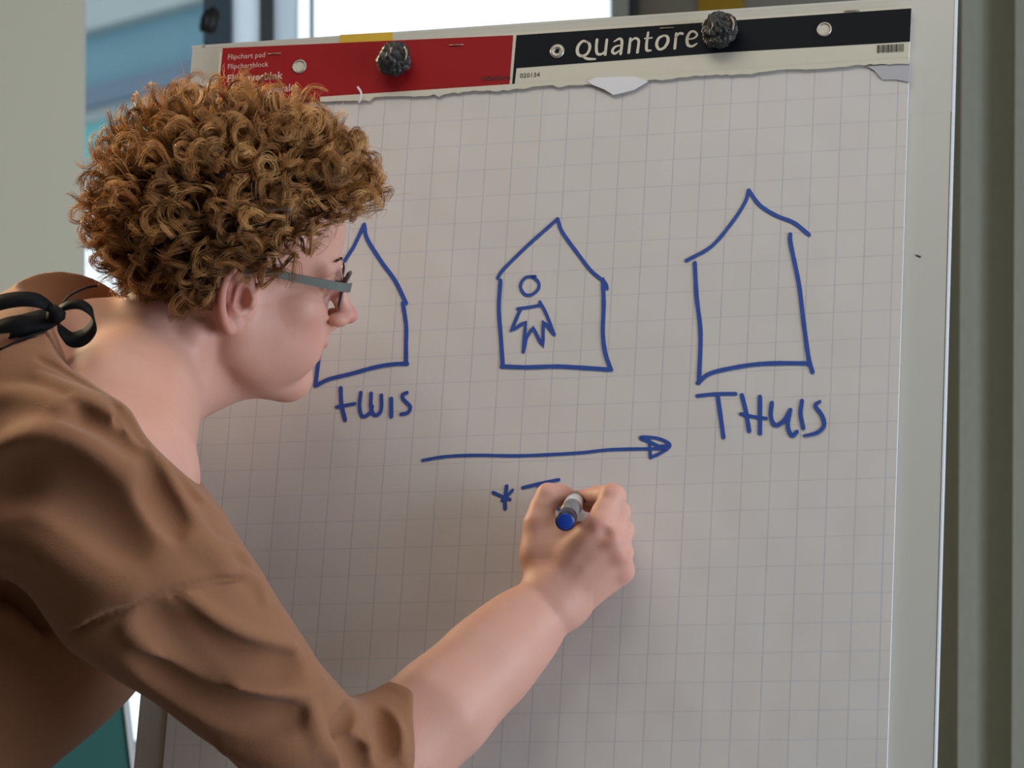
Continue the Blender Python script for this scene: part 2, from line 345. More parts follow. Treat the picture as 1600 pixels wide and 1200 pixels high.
K = len(rim); Fc += [(rim[(k+1) % K], rim[k], N+k, N+(k+1) % K) for k in range(K)]; Fc.append(tuple(N+k for k in range(K))[::-1])
sheet = obj('paper_sheet', V+base_v, Fc, M['paper'], pad, False)
uvl = sheet.data.uv_layers.new(name='grid')
for l in sheet.data.loops: uvl.data[l.index].uv = UV[l.vertex_index]
# header card with its printed fields
q = MB(); hc = [(-.2162, hT), (pR, hT), (pR, hB), (-.2162, hB)]
q.add([B(x, z, PT+.0022) for x, z in hc]+[B(x, z, PT-.0005) for x, z in hc], [(0, 1, 2, 3), (7, 6, 5, 4), (0, 4, 5, 1), (1, 5, 6, 2), (2, 6, 7, 3), (3, 7, 4, 0)])
card = q.build('header_card', M['cream'], pad); HO = PT+.0024
q = MB(); poly_px(q, [(348, 75), (802, 55), (796, 134), (339, 172)], HO); q.build('red_field', M['red'], card)
q = MB(); poly_px(q, [(807, 55), (1424, 13), (1422, 65), (1130, 82), (807, 106.5), (804, 133), (800, 133.4)], HO); q.build('black_field', M['black'], card)
def text_on(txt, px, py, pxh, m, parent, name, off, stretch=1.0, bold=0.0):
    cu = bpy.data.curves.new('t', 'FONT'); cu.body = txt; cu.size = pxh/1700/.73; cu.offset = bold; cu.resolution_u = 2
    o = bpy.data.objects.new('t', cu); COL.objects.link(o); dg = bpy.context.evaluated_depsgraph_get()
    me = bpy.data.meshes.new_from_object(o.evaluated_get(dg)); bpy.data.objects.remove(o)
    x0, z0 = P2B(px, py, off); V = [B(x0+v.co.x*stretch, z0+v.co.y, off) for v in me.vertices]; Fc = [tuple(p.vertices) for p in me.polygons]
    return obj(name, V, Fc, m, parent)
TO = HO+.0003
text_on('Flipchart pad', 355, 93, 9, M['grey_txt'], card, 'lettering', TO, 1.0)
text_on('Flipchartblock', 355, 108, 9, M['grey_txt'], card, 'lettering', TO, .98)
text_on('Flip-overblok', 354, 128.5, 13, M['grey_txt'], card, 'lettering', TO, .98, .00012)
text_on('Bloc pour chevalet', 352, 149, 13, M['grey_txt'], card, 'lettering', TO, .90, .00012)
text_on('100x65cm', 750, 127, 8.5, M['dark_txt'], card, 'lettering', TO, 1.0, .0001)
text_on('020134', 812, 121.5, 7.5, M['dark_txt'], card, 'lettering', TO, 1.05)
def c5(x, y): return (880+x/6.667, 20+y/6.667)
q = MB()
def rb(pts, w): ribbon(q, [c5(*p) for p in pts], [v/6.667 for v in w], TO, 5)
rb([(262, 310), (205, 295), (155, 350), (150, 420), (190, 450), (245, 430), (275, 375), (272, 325), (240, 298)], [22, 28, 34, 34, 30, 28, 30, 30, 20])
rb([(190, 445), (250, 478), (335, 482)], [14, 30, 20])
rb([(352, 280), (345, 360), (355, 425), (400, 430), (440, 395)], [30, 30, 30, 26, 16]); rb([(455, 280), (437, 435)], [28, 30])
rb([(530, 300), (585, 270), (612, 300), (598, 428)], [14, 26, 30, 30]); rb([(603, 335), (540, 355), (512, 400), (540, 425), (595, 385)], [14, 24, 30, 26, 14])
rb([(700, 268), (683, 415)], [28, 30]); rb([(695, 305), (745, 265), (785, 285), (783, 340), (773, 412)], [14, 24, 28, 28, 30])
rb([(885, 205), (868, 330), (872, 390), (912, 392)], [24, 30, 30, 20]); rb([(850, 268), (925, 260)], [16, 16])
rb([(1050, 235), (995, 265), (973, 330), (1000, 380), (1055, 360), (1090, 300), (1085, 250), (1045, 233)], [22, 30, 32, 28, 30, 34, 30, 18])
rb([(1178, 215), (1162, 370)], [28, 30]); rb([(1172, 260), (1210, 215), (1243, 218)], [14, 26, 30])
rb([(1300, 275), (1360, 265), (1395, 230), (1365, 195), (1320, 205), (1290, 270), (1300, 335), (1345, 348), (1392, 320)], [14, 18, 24, 24, 28, 32, 32, 26, 16])
q.build('brand_lettering', M['cream'], card)
# barcode
q = MB(); x = 1371.0
for w in (3.2, .8, .8, 2.4, 1.2, .9, 2.8, 1.0, 2.2, .7, .9, 2.6, .8, .8, 1.2, .9, 1.0):
    k = (x-1371)*-.055; poly_px(q, [(x, 70.5+k), (x+w, 70.4+k), (x+w-.3, 82.5+k), (x-.3, 82.6+k)], TO); x += w+1.05
    if x > 1411: break
q.build('barcode', M['bar_txt'], card)
# staples, eyelets
for (sx, sy, l) in ((429, 84, 20), (713, 70.5, 22), (1042, 44, 22), (1331, 17, 24)):
    q = MB(); q.tube([B(*P2B(sx-l/2, sy+.6, TO), TO+.0003), B(*P2B(sx+l/2, sy-.6, TO), TO+.0003)], .0006, 6); q.build('staple', M['staple'], card, True)
def disc(q, px, py, r0, r1, off, h=.0012, n=28):
    x, z = P2B(px, py, off); V = []
    for rr, oo in ((r0, off-.0008), (r0, off+h*.6), ((r0+r1)/2, off+h), (r1, off+h*.6), (r1, off-.0004)):
        V += [B(x+rr*math.cos(2*math.pi*k/n), z+rr*math.sin(2*math.pi*k/n), oo) for k in range(n)]
    q.add(V, [(i*n+k, i*n+(k+1) % n, (i+1)*n+(k+1) % n, (i+1)*n+k) for i in range(4) for k in range(n)])
for i, (ex, ey) in enumerate(((468, 104), (870.5, 80), (1288, 46))):
    q = MB(); disc(q, ex, ey, .0068, .0050 if i != 1 else .0022, TO); e_ = q.build('eyelet', M['ring'], card, True)
    q = MB(); x, z = P2B(ex, ey, TO); n = 20; q.add([B(x+.0052*math.cos(2*math.pi*k/n), z+.0052*math.sin(2*math.pi*k/n), TO+.0001) for k in range(n)], [tuple(range(n))])
    q.build('hole', M['cream'] if i != 1 else M['black'], e_)
# torn remains of earlier sheets along the header's lower edge
q = MB(); top = []; bot = []; xs = np.linspace(500, 1421, 120)
for x in xs:
    yb = 134-(x-850)*.0665; top.append((x, yb-6)); bot.append((x, yb+.8+2.2*random.random()**2+1.3*math.sin(x*.05)+(5*random.random() if (545 < x < 580 or 685 < x < 722 or 870 < x < 890) else 0)))
for a in range(len(xs)-1): poly_px(q, [top[a], top[a+1], bot[a+1], bot[a]], PT+.0028)
q.build('torn_edge', M['cream'], pad)
q = MB(); poly_px(q, [(918, 127), (930, 121), (990, 119), (1012, 127), (990, 140), (972, 145), (958, 148), (945, 140), (925, 132)], PT+.0034, PT+.0024); q.build('torn_flap', M['white'], pad)
q = MB(); poly_px(q, [(1355, 104), (1422, 97), (1421, 128), (1400, 124), (1378, 124), (1366, 110)], PT+.0016, PT+.0002); q.build('torn_flap', M['paper'], pad)
q = MB(); ribbon(q, [(559, 136), (564, 144), (564, 154), (561, 160)], [3, 3.5, 3.5, 2], PT+.006, 5); q.build('paper_curl', M['white'], pad)
# yellow sticker on the board's top rim
q = MB(); poly_px(q, [(531, 54.5), (613, 50), (613, 66), (531, 69.5)], .0012, .0001); q.build('yellow_sticker', M['yellow'], easel)
q = MB(); poly_px(q, [(1431, 397.5), (1439, 400), (1438, 402.5), (1431, 400)], .0005, .0001); q.build('smudge', M['bar_txt'], easel)

# ------------------------------------------------------------------ marker drawings
IO = PT+.0006; SW = 6.8
def ink(name, strokes, label=None):
    q = MB()
    for i, s_ in enumerate(strokes):
        pts, sm = s_[0], s_[1]; w = s_[2] if len(s_) > 2 else SW
        ribbon(q, pts, w, IO+i*.00004, 6, sm, jit=.05)
    o = q.build(name, M['ink'], sheet)
    if label: o['label'] = label
    return o
def z2(x, y): return (480+x/3.2, 320+y/3.2)
def z3(x, y): return (1040+x/2.789, 270+y/2.789)
def z4(x, y): return (500+x/2.857, 600+y/2.857)
ink('house_drawing', [([(538, 408), z2(232, 210), z2(285, 98)], False, 6.5), ([z2(285, 98), z2(300, 170), z2(375, 290), z2(440, 380), z2(494, 492)], True),
    ([z2(478, 490), z2(494, 600), z2(494, 690), z2(494, 797)], True), ([z2(500, 794), z2(430, 797), z2(340, 812), z2(220, 845), z2(110, 872), z2(42, 905)], True),
    ([z2(40, 905), z2(66, 700), (502, 470)], False)], 'hand-drawn blue house outline nearest her face')
ink('house_drawing', [([z2(952, 365), z2(985, 318), z2(1100, 205), z2(1190, 125), z2(1252, 70)], True, 5.8), ([z2(1252, 70), z2(1275, 135), z2(1350, 240), z2(1420, 330), z2(1485, 385), z2(1499, 418)], True, 6),
    ([z2(966, 378), z2(958, 520), z2(968, 660), z2(978, 810)], True), ([z2(972, 808), z2(1100, 812), z2(1250, 808), z2(1400, 816), z2(1520, 824)], True),
    ([z2(1478, 372), z2(1482, 500), z2(1478, 640), z2(1490, 740), z2(1518, 822)], True)], 'hand-drawn blue house outline in the middle with a small figure inside')
ink('stick_figure', [([z2(1140, 358), z2(1090, 365), z2(1066, 405), z2(1085, 445), z2(1120, 450), z2(1155, 420), z2(1155, 385), z2(1125, 358)], True, 5.2),
    ([z2(1052, 520), z2(1110, 512), z2(1165, 502)], True, 5.4), ([z2(1066, 520), z2(1018, 633), z2(1092, 583), z2(1080, 735)], False, 5.6), ([z2(1080, 735), z2(1095, 665), z2(1128, 612), z2(1178, 710), z2(1180, 580), z2(1235, 648)], False, 5.6),
    ([z2(1163, 485), z2(1195, 545), z2(1235, 648)], True, 5.4)], 'small blue figure with a round head and zigzag body')
ink('house_drawing', [([z3(90, 383), z3(200, 320), z3(290, 215), z3(345, 130), z3(362, 76)], True, 5.8), ([z3(362, 76), z3(410, 140), z3(480, 185), z3(560, 218), z3(625, 270)], True, 6.4),
    ([z3(127, 393), z3(135, 540), z3(152, 700), z3(145, 915)], True), ([z3(140, 915), z3(200, 872), z3(350, 840), z3(470, 830), z3(628, 830)], True), ([z3(543, 268), z3(545, 310), z3(580, 480), z3(600, 640), z3(622, 800), z3(640, 868)], True)], 'hand-drawn blue house outline at the right edge of the paper')
ink('handwritten_word', [([z4(92, 18), z4(96, 90), z4(112, 162)], True), ([z4(75, 103), z4(155, 88), ], True, 6), ([z4(182, 38), z4(176, 100), z4(190, 145), z4(222, 130), z4(234, 100)], True, 6.2), ([z4(228, 42), z4(228, 105), z4(245, 140), z4(272, 118), z4(274, 50)], True, 6.2),
    ([z4(318, 65), z4(318, 146)], True), ([z4(388, 38), z4(368, 50), z4(374, 70), z4(402, 100), z4(392, 128), z4(362, 135)], True, 6)], 'blue handwritten word HUIS')
ink('handwritten_word', [([z3(138, 972), z3(220, 964), z3(305, 963)], True, 6), ([z3(226, 965), z3(238, 1050), z3(252, 1152)], True), ([z3(332, 968), z3(350, 1040), z3(364, 1125)], True), ([z3(411, 975), z3(411, 1135)], True), ([z3(327, 1050), z3(380, 1062), z3(438, 1070)], True, 5.4),
    ([z3(463, 1002), z3(458, 1060), z3(478, 1100), z3(515, 1080), z3(543, 1035)], True), ([z3(543, 1033), z3(532, 1100), z3(550, 1145), z3(572, 1128)], True), ([z3(594, 993), z3(588, 1050), z3(600, 1112)], True), ([z3(672, 996), z3(652, 1015), z3(680, 1055), z3(690, 1100), z3(660, 1132), z3(604, 1146)], True, [5, 6, 6.8, 6.8, 6, 4.5])], 'blue handwritten word THUIS under the right house')
ink('arrow_drawing', [([z4(458, 341), z4(560, 324), z4(700, 318), z4(900, 320), z4(1150, 308), z4(1300, 293), z4(1540, 288)], True, 5.2), ([z4(1535, 290), z4(1480, 262), z4(1432, 243), z4(1445, 236), z4(1510, 243), z4(1558, 265), z4(1555, 285), z4(1520, 308), z4(1475, 328)], True, 5), ([z4(1475, 328), z4(1470, 250)], True, 5.2), ([z4(1560, 272), z4(1500, 280)], True, 5)], 'long blue arrow pointing right above the writing hand')
ink('handwritten_mark', [([z4(773, 484), z4(820, 505), z4(848, 515)], True, 5.4), ([z4(833, 456), z4(826, 520), z4(826, 555)], True, 6.4), ([z4(860, 472), z4(835, 500), z4(812, 520)], True, 4.6)], 'blue star mark at the start of the line being written')
ink('handwritten_mark', [([z4(905, 463), z4(980, 445), z4(1066, 427)], True, 5.6), ([z4(980, 446), (842, 775), (845, 795)], True, 6), ([(866, 782), (872, 794), (884, 797), (896, 786), (903, 776)], True, 5)], 'blue letter T and the next letter being written at the pen tip')
# crumpled black knobs that clamp the pad
def knob(px, py, rpx, seed, label):
    rg = np.random.default_rng(seed); r = rpx/1700; c = B(*P2B(px, py, .018), .018)
    import bmesh; bm = bmesh.new(); bmesh.ops.create_icosphere(bm, subdivisions=4, radius=1.0)
    V = np.array([v.co[:] for v in bm.verts]); Fc = [tuple(v.index for v in f.verts) for f in bm.faces]; bm.free()
    dirs = rg.normal(size=(60, 3)); dirs /= np.linalg.norm(dirs, axis=1)[:, None]; am = rg.uniform(-.16, .13, 60)
    s = np.ones(len(V))
    for d_, a_ in zip(dirs, am): s += a_*np.exp(-((1-V@d_)/.035))
    s += .05*np.sin(14*V[:, 0]+9*V[:, 2]+3*np.sin(9*V[:, 1]))+.035*np.sin(31*V[:, 0]-17*V[:, 2])
    V = V*s[:, None]*r; V[:, 1] *= .72
    kr = root('clamp_knob', c, label, 'knob', None); o = obj('grip', c+V@BR.T, Fc, M['knob'], kr, False)
    q = MB(); q.tube([B(*P2B(px, py, .018), .012), B(*P2B(px, py, .018), HO)], .006, 14); q.build('stud', M['knob'], kr, True)
    q = MB(); a = BR[:, 0]*r*.75-BR[:, 1]*r*.45
    q.tube(smooth_path([c+a+BR[:, 2]*r*.5, c+a*1.25+BR[:, 2]*r*.1, c+a*1.15-BR[:, 2]*r*.35], 4), .0011, 6); q.build('glint_strand', M['staple'], kr, True)  # thin bright strand added to give the knob its glints
knob(616, 92, 27, 3, 'crumpled black knob on the red half of the pad header')
knob(1124, 46, 28, 5, 'crumpled black knob on the black half of the pad header')

# ================================================================== the woman
def Cc(px, py, d): return np.array([(px-800)/F*d, d, (600-py)/F*d])       # camera frame: right, deep, up
def c2w(V): return CP+np.asarray(V)@CR.T
def PX(p): return 800+F*p[0]/p[1], 600-F*p[2]/p[1]
class Vol:
    def __init__(s, lo, hi, h):
        s.lo = np.array(lo, dtype=float); s.h = h; s.n = np.ceil((np.array(hi)-s.lo)/h).astype(int)+1
        s.v = np.full(s.n, 1.0, dtype=np.float32); s.ax = [(s.lo[i]+h*np.arange(s.n[i])).astype(np.float32) for i in range(3)]
    def sub(s, lo, hi):
        a = np.clip(np.floor((np.array(lo)-s.lo)/s.h).astype(int), 0, s.n); b = np.clip(np.ceil((np.array(hi)-s.lo)/s.h).astype(int)+1, 0, s.n)
        sl = tuple(slice(a[i], b[i]) for i in range(3))
        return sl, s.ax[0][sl[0]][:, None, None], s.ax[1][sl[1]][None, :, None], s.ax[2][sl[2]][None, None, :]
    def op(s, prim, k=0.0, mode='u'):
        fn, lo, hi = prim; pad_ = k+3*s.h if mode == 'u' else k+s.h
        sl, X, Y, Z = s.sub(np.array(lo)-pad_, np.array(hi)+pad_)
        a = s.v[sl]
        if a.size == 0: return s
        d = fn(X, Y, Z).astype(np.float32)
        if mode == 'u':
            r = np.minimum(a, d)
            if k: hh = np.maximum(k-np.abs(a-d), 0)/k; r = r-hh*hh*(k*.25)
        elif mode == 's':
            r = np.maximum(a, -d)
            if k: hh = np.maximum(k-np.abs(a+d), 0)/k; r = r+hh*hh*(k*.25)
        s.v[sl] = r; return s
    def u(s, prim, k=0.0): return s.op(prim, k, 'u')
    def d(s, prim, k=0.0): return s.op(prim, k, 's')
    def at(s, P):
        q = (np.asarray(P)-s.lo)/s.h; i = np.clip(np.floor(q).astype(int), 0, s.n-2); f = np.clip(q-i, 0, 1); r = 0
        for a in (0, 1):
            for b in (0, 1):
                for c in (0, 1):
                    w = (f[..., 0] if a else 1-f[..., 0])*(f[..., 1] if b else 1-f[..., 1])*(f[..., 2] if c else 1-f[..., 2])
                    r = r+w*s.v[i[..., 0]+a, i[..., 1]+b, i[..., 2]+c]
        return r
    def cast(s, px, py, d0=2.8, d1=3.7):               # first surface point seen at that pixel (camera-frame volumes)
        ds = np.arange(d0, d1, s.h*.5); P = np.array([Cc(px, py, d) for d in ds]); v = s.at(P); i = np.argmax(v < 0)
        return P[i] if v[i] < 0 else None
    def mesh(s):
        v = s.v; ins = v < 0; n = s.n
        cnt = np.zeros(n-1, dtype=np.uint8)
        for a in (0, 1):
            for b in (0, 1):
                for c in (0, 1): cnt += ins[a:n[0]-1+a, b:n[1]-1+b, c:n[2]-1+c]
        act = (cnt > 0) & (cnt < 8); idx = np.argwhere(act); num = np.full(n-1, -1, dtype=np.int32); num[act] = np.arange(len(idx))
        acc = np.zeros((len(idx), 3)); w = np.zeros(len(idx)); cor = {}
        for a in (0, 1):
            for b in (0, 1):
                for c in (0, 1): cor[a, b, c] = v[idx[:, 0]+a, idx[:, 1]+b, idx[:, 2]+c]
        for e in [((0, 0, 0), (1, 0, 0)), ((0, 1, 0), (1, 1, 0)), ((0, 0, 1), (1, 0, 1)), ((0, 1, 1), (1, 1, 1)), ((0, 0, 0), (0, 1, 0)), ((1, 0, 0), (1, 1, 0)),
                  ((0, 0, 1), (0, 1, 1)), ((1, 0, 1), (1, 1, 1)), ((0, 0, 0), (0, 0, 1)), ((1, 0, 0), (1, 0, 1)), ((0, 1, 0), (0, 1, 1)), ((1, 1, 0), (1, 1, 1))]:
            p, q = cor[e[0]], cor[e[1]]; mk = (p < 0) != (q < 0); t = np.where(mk, p/(p-q+1e-20), 0)
            A_, B_ = np.array(e[0], dtype=float), np.array(e[1], dtype=float); acc += np.where(mk[:, None], A_+(B_-A_)*t[:, None], 0); w += mk
        V = s.lo+(idx+acc/w[:, None])*s.h; Q = []
        for ax in range(3):
            o1, o2 = [(1, 2), (2, 0), (0, 1)][ax]
            sl = [slice(1, n[i]-1) for i in range(3)]; sl[ax] = slice(0, n[ax]-1); sl2 = list(sl); sl2[ax] = slice(1, n[ax])
            A_ = ins[tuple(sl)]; B_ = ins[tuple(sl2)]; ch = np.argwhere(A_ != B_); up = A_[A_ != B_]
            base = ch.copy(); 
            for i in range(3):
                if i != ax: base[:, i] += 1
            def cell(d1_, d2_):
                c = base.copy(); c[:, o1] -= d1_; c[:, o2] -= d2_; return num[c[:, 0], c[:, 1], c[:, 2]]
            q4 = np.stack([cell(1, 1), cell(0, 1), cell(0, 0), cell(1, 0)], 1); q4[~up] = q4[~up][:, ::-1]; Q.append(q4)
        return V, np.concatenate(Q)
def sph(c, r):
    c = np.array(c); return (lambda X, Y, Z: np.sqrt((X-c[0])**2+(Y-c[1])**2+(Z-c[2])**2)-r), c-r, c+r
def ell(c, r, R=None):
    c = np.array(c); r = np.array(r); R = np.eye(3) if R is None else R; m_ = np.abs(R)@r
    def fn(X, Y, Z):
        x, y, z = X-c[0], Y-c[1], Z-c[2]; k0 = 0; k1 = 0
        for i in range(3): q = (x*R[0, i]+y*R[1, i]+z*R[2, i])/r[i]; k0 = k0+q*q; k1 = k1+(q/r[i])**2
        k0 = np.sqrt(k0); return k0*(k0-1)/np.sqrt(k1+1e-9)
    return fn, c-m_, c+m_
def cap(a, b, ra, rb, sq=None):           # tapered capsule; sq=(unit direction, factor) flattens it along that direction
    a = np.array(a, dtype=float); b = np.array(b, dtype=float)
    if sq is not None: n_, s_ = np.array(sq[0])/np.linalg.norm(sq[0]), sq[1]; T = np.eye(3)+(1/s_-1)*np.outer(n_, n_)
    else: T = np.eye(3); s_ = 1
    at, bt = T@a, T@b; ab = bt-at; L2 = ab@ab+1e-12; R_ = max(ra, rb)*max(1, s_)
    def fn(X, Y, Z):
        x = T[0, 0]*X+T[0, 1]*Y+T[0, 2]*Z-at[0]; y = T[1, 0]*X+T[1, 1]*Y+T[1, 2]*Z-at[1]; z = T[2, 0]*X+T[2, 1]*Y+T[2, 2]*Z-at[2]
        t = np.clip((x*ab[0]+y*ab[1]+z*ab[2])/L2, 0, 1)
        return (np.sqrt((x-t*ab[0])**2+(y-t*ab[1])**2+(z-t*ab[2])**2)-(ra+(rb-ra)*t))*min(1, s_)
    return fn, np.minimum(a, b)-R_, np.maximum(a, b)+R_
def chain(v, P, R, k, kj=.0, sq=None):    # several tapered capsules fused together, then blended into v
    prims = [cap(P[i], P[i+1], R[i], R[i+1], sq) for i in range(len(P)-1)]
    lo = np.min([p[1] for p in prims], 0); hi = np.max([p[2] for p in prims], 0)
    def fn(X, Y, Z):
        r = None
        for p in prims:
            d = p[0](X, Y, Z)
            if r is None: r = d
            elif kj: hh = np.maximum(kj-np.abs(r-d), 0)/kj; r = np.minimum(r, d)-hh*hh*kj*.25
            else: r = np.minimum(r, d)
        return r
    return v.u((fn, lo, hi), k)

# ---------------- head frame
yaw, pit, rol = math.radians(15), math.radians(10), math.radians(13)
Rz = np.array([[math.cos(yaw), -math.sin(yaw), 0], [math.sin(yaw), math.cos(yaw), 0], [0, 0, 1]])
Ry = np.array([[math.cos(pit), 0, math.sin(pit)], [0, 1, 0], [-math.sin(pit), 0, math.cos(pit)]])
Rx = np.array([[1, 0, 0], [0, math.cos(rol), -math.sin(rol)], [0, math.sin(rol), math.cos(rol)]])
HR = Rz@Ry@Rx; HO_ = Cc(351, 436, 3.27); HS = 0.0100
def h2c(p): return HO_+HR@(np.asarray(p, dtype=float)*HS)
def c2h(p): return HR.T@(np.asarray(p, dtype=float)-HO_)/HS
def hl2w(V): return c2w(HO_+(np.asarray(V)*HS)@HR.T)
hv = Vol((-26, -25, -30), (13, 17, 14), .17)
def both(f):
    for s in (1, -1): f(s)
hv.u(ell((-.6, 0, 4.6), (9.0, 7.2, 7.6)))
hv.u(ell((3.6, 0, 5.4), (5.7, 6.1, 4.6)), 1.5)
hv.u(ell((4.3, 0, -1.6), (4.9, 5.4, 6.4)), 1.5)
both(lambda s: chain(hv, [(-.2, 5.5*s, -1), (1.2, 4.9*s, -4.4), (4.3, 3.2*s, -6.5), (7.0, 1.0*s, -7.5)], [1.5, 1.5, 1.5, 1.4], 2.2))
hv.u(ell((7.15, 0, -7.35), (1.75, 1.8, 1.35)), 1.2)
both(lambda s: hv.u(ell((3.0, 4.0*s, -3.2), (3.8, 2.2, 3.6)), 2.0))
both(lambda s: hv.u(sph((6.1, 4.0*s, -.6), 2.1), 1.2))
hv.u(ell((6.9, 0, -4.0), (2.35, 2.8, 2.8)), 1.0)
both(lambda s: hv.u(ell((5.6, 3.4*s, -3.9), (3.2, 2.4, 3.0)), 1.2))
both(lambda s: hv.d(ell((9.1, 3.1*s, 1.6), (1.7, 1.9, 1.35)), 1.0))
both(lambda s: hv.u(cap((8.6, .9*s, 3.2), (7.4, 4.3*s, 3.3), .75, .8), 1.2))
both(lambda s: hv.u(ell((7.5, 3.15*s, 1.6), (1.22, 1.5, 1.2)), .35))
both(lambda s: chain(hv, [(8.0, 1.7*s, 1.35), (8.55, 2.5*s, 1.55), (8.55, 3.6*s, 1.55), (7.6, 4.7*s, 1.35)], [.12, .14, .14, .1], .2))
both(lambda s: chain(hv, [(8.0, 1.8*s, 1.9), (8.45, 2.6*s, 2.45), (8.4, 3.7*s, 2.45), (7.6, 4.8*s, 1.7)], [.14, .2, .2, .12], .3))
hv.u(cap((8.9, 0, 2.6), (10.9, 0, -.9), .62, .72), .9)
hv.u(ell((11.2, 0, -1.1), (.85, .88, .72)), .5)
both(lambda s: hv.u(ell((10.25, 1.0*s, -1.5), (.85, .62, .62)), .45))
hv.u(cap((10.6, 0, -1.8), (9.6, 0, -2.4), .42, .5), .4)
both(lambda s: hv.d(ell((10.5, .55*s, -2.05), (.42, .26, .5)), .15))
hv.u(cap((9.4, 0, -2.5), (9.3, 0, -3.6), .6, .55), .6)
chain(hv, [(7.6, 2.5, -4.2), (8.9, 1.2, -4.1), (9.5, .35, -3.9), (9.5, -.35, -3.9), (8.9, -1.2, -4.1), (7.6, -2.5, -4.2)], [.12, .36, .42, .42, .36, .12], .3)
chain(hv, [(7.6, 2.4, -4.4), (8.7, 1.1, -5.05), (9.15, 0, -5.2), (8.7, -1.1, -5.05), (7.6, -2.4, -4.4)], [.15, .45, .52, .45, .15], .35)
for a_, b_ in (((7.4, 2.8, -4.2), (9.3, 1.2, -4.58)), ((9.3, 1.2, -4.58), (9.9, 0, -4.56)), ((9.9, 0, -4.56), (9.3, -1.2, -4.58)), ((9.3, -1.2, -4.58), (7.4, -2.8, -4.2))): hv.d(cap(a_, b_, .1, .16), .15)
def ear(s):
    E = lambda p: (p[0]+.75, s*p[1], p[2]-.15)
    hv.u(ell(E((-.4, 7.05, .2)), (1.3, .45, 2.2)), .8)
    T = [(.6, 7.15, .5), (1.0, 7.5, 1.8), (.5, 7.95, 3.0), (-.8, 8.4, 3.3), (-1.9, 8.7, 2.4), (-2.3, 8.75, .9), (-2.1, 8.5, -.6), (-1.6, 8.15, -1.8), (-.9, 7.8, -2.7)]
    P_ = smooth_path(T, 3); chain(hv, [E(p) for p in P_], list(np.interp(np.linspace(0, 1, len(P_)), [0, .3, .6, 1], [.2, .32, .36, .42])), .12)
    chain(hv, [E(p) for p in [(.2, 7.6, 1.9), (-.6, 7.85, 1.7), (-1.15, 8.0, .8), (-1.1, 7.9, -.5), (-.5, 7.6, -1.3), (.1, 7.35, -1.2)]], [.16, .22, .26, .27, .26, .2], .2)
    chain(hv, [E(p) for p in [(-1.1, 7.6, 2.4), (-1.6, 7.7, 1.2), (-1.5, 7.55, -.2), (-1.0, 7.35, -1.6)]], [.40, .45, .45, .4], .35)
    hv.u(ell(E((-.5, 7.5, -2.35)), (.8, .36, .85)), .35)
    hv.u(ell(E((.6, 7.35, -.2)), (.36, .42, .5)), .3)
    hv.d(ell(E((-.25, 7.75, .1)), (.62, 1.15, 1.0)), .15)
    hv.d(ell(E((-1.45, 8.35, .7)), (.25, .45, 1.4)), .25)
both(ear)
# neck, nape, shoulders (given in the camera frame, converted)
NB = Cc(185, 600, 3.27)
def hc(px, py, d): return c2h(Cc(px, py, d))
chain(hv, [(-1.6, 0, -.5), hc(255, 555, 3.27), hc(190, 610, 3.27), hc(140, 690, 3.27)], [5.6, 5.1, 5.6, 7.5], 1.5, 1.5)
hv.u(cap((3.5, 0, -6.4), hc(262, 585, 3.27), 3.0, 4.2), 2.0)
chain(hv, [hc(150, 565, 3.27), hc(75, 650, 3.27)], [5.2, 7.6], 2.0)
chain(hv, [hc(235, 565, 3.24), hc(195, 635, 3.20), hc(155, 745, 3.135)], [3.8, 5.0, 7.0], 3.5, 2.5)
chain(hv, [hc(240, 560, 3.31), hc(195, 640, 3.35), hc(165, 715, 3.37)], [3.4, 3.8, 4.0], 2.5, 1.5)
chain(hv, [hc(240, 655, 3.25), hc(205, 690, 3.20), hc(190, 740, 3.15)], [2.4, 3.6, 5.5], 2.5, 1.0)     # collar bone side
hv.u(cap(hc(305, 525, 3.215), hc(262, 655, 3.235), 1.0, 1.0), 1.4)                                     # the long neck muscle
hvV, hvF = hv.mesh()

# ---------------- right arm and hand (camera frame)
D0 = lambda px, py, o: Cc(px, py, bdepth(px, py)-PT-o)
av = Vol(Cc(440, 1330, 3.04)-[.06, .0, .05], Cc(1010, 700, 3.40), .0016)
WR = D0(862, 938, .042)
chain(av, [WR, Cc(806, 992, 3.235), Cc(753, 1045, 3.215), Cc(683, 1113, 3.19), Cc(600, 1190, 3.175), Cc(515, 1270, 3.16)], [.0240, .0275, .0325, .0372, .039, .036], .0, .03, ((0.1, 1, 0), .86))
chain(av, [Cc(515, 1270, 3.16), Cc(380, 1080, 3.11)], [.036, .032], .01)
mc = {'i': D0(936, 819, .066), 'm': D0(955, 843, .060), 'r': D0(966, 867, .048), 'p': D0(972, 892, .030)}
for k_, w0, r0, r1 in (('i', (862, 915, .047), .014, .0115), ('m', (872, 925, .048), .015, .0115), ('r', (880, 938, .043), .015, .011), ('p', (888, 950, .036), .0135, .0105)):
    a = D0(*w0); chain(av, [WR, a, mc[k_]], [.018, r0, r1], .012, .01)
chain(av, [D0(855, 925, .038), D0(846, 868, .044), D0(842, 818, .050)], [.017, .0165, .0118], .012, .008)           # thumb metacarpal
chain(av, [D0(852, 858, .040), D0(888, 862, .046), D0(925, 850, .050)], [.0145, .0145, .014], .014, .01)            # web between thumb and index
chain(av, [D0(845, 830, .046), D0(868, 838, .040), D0(905, 835, .042)], [.010, .010, .011], .012, .01)
av.u(cap(D0(890, 890, .026), D0(945, 880, .026), .018, .017), .014)                                                # palm
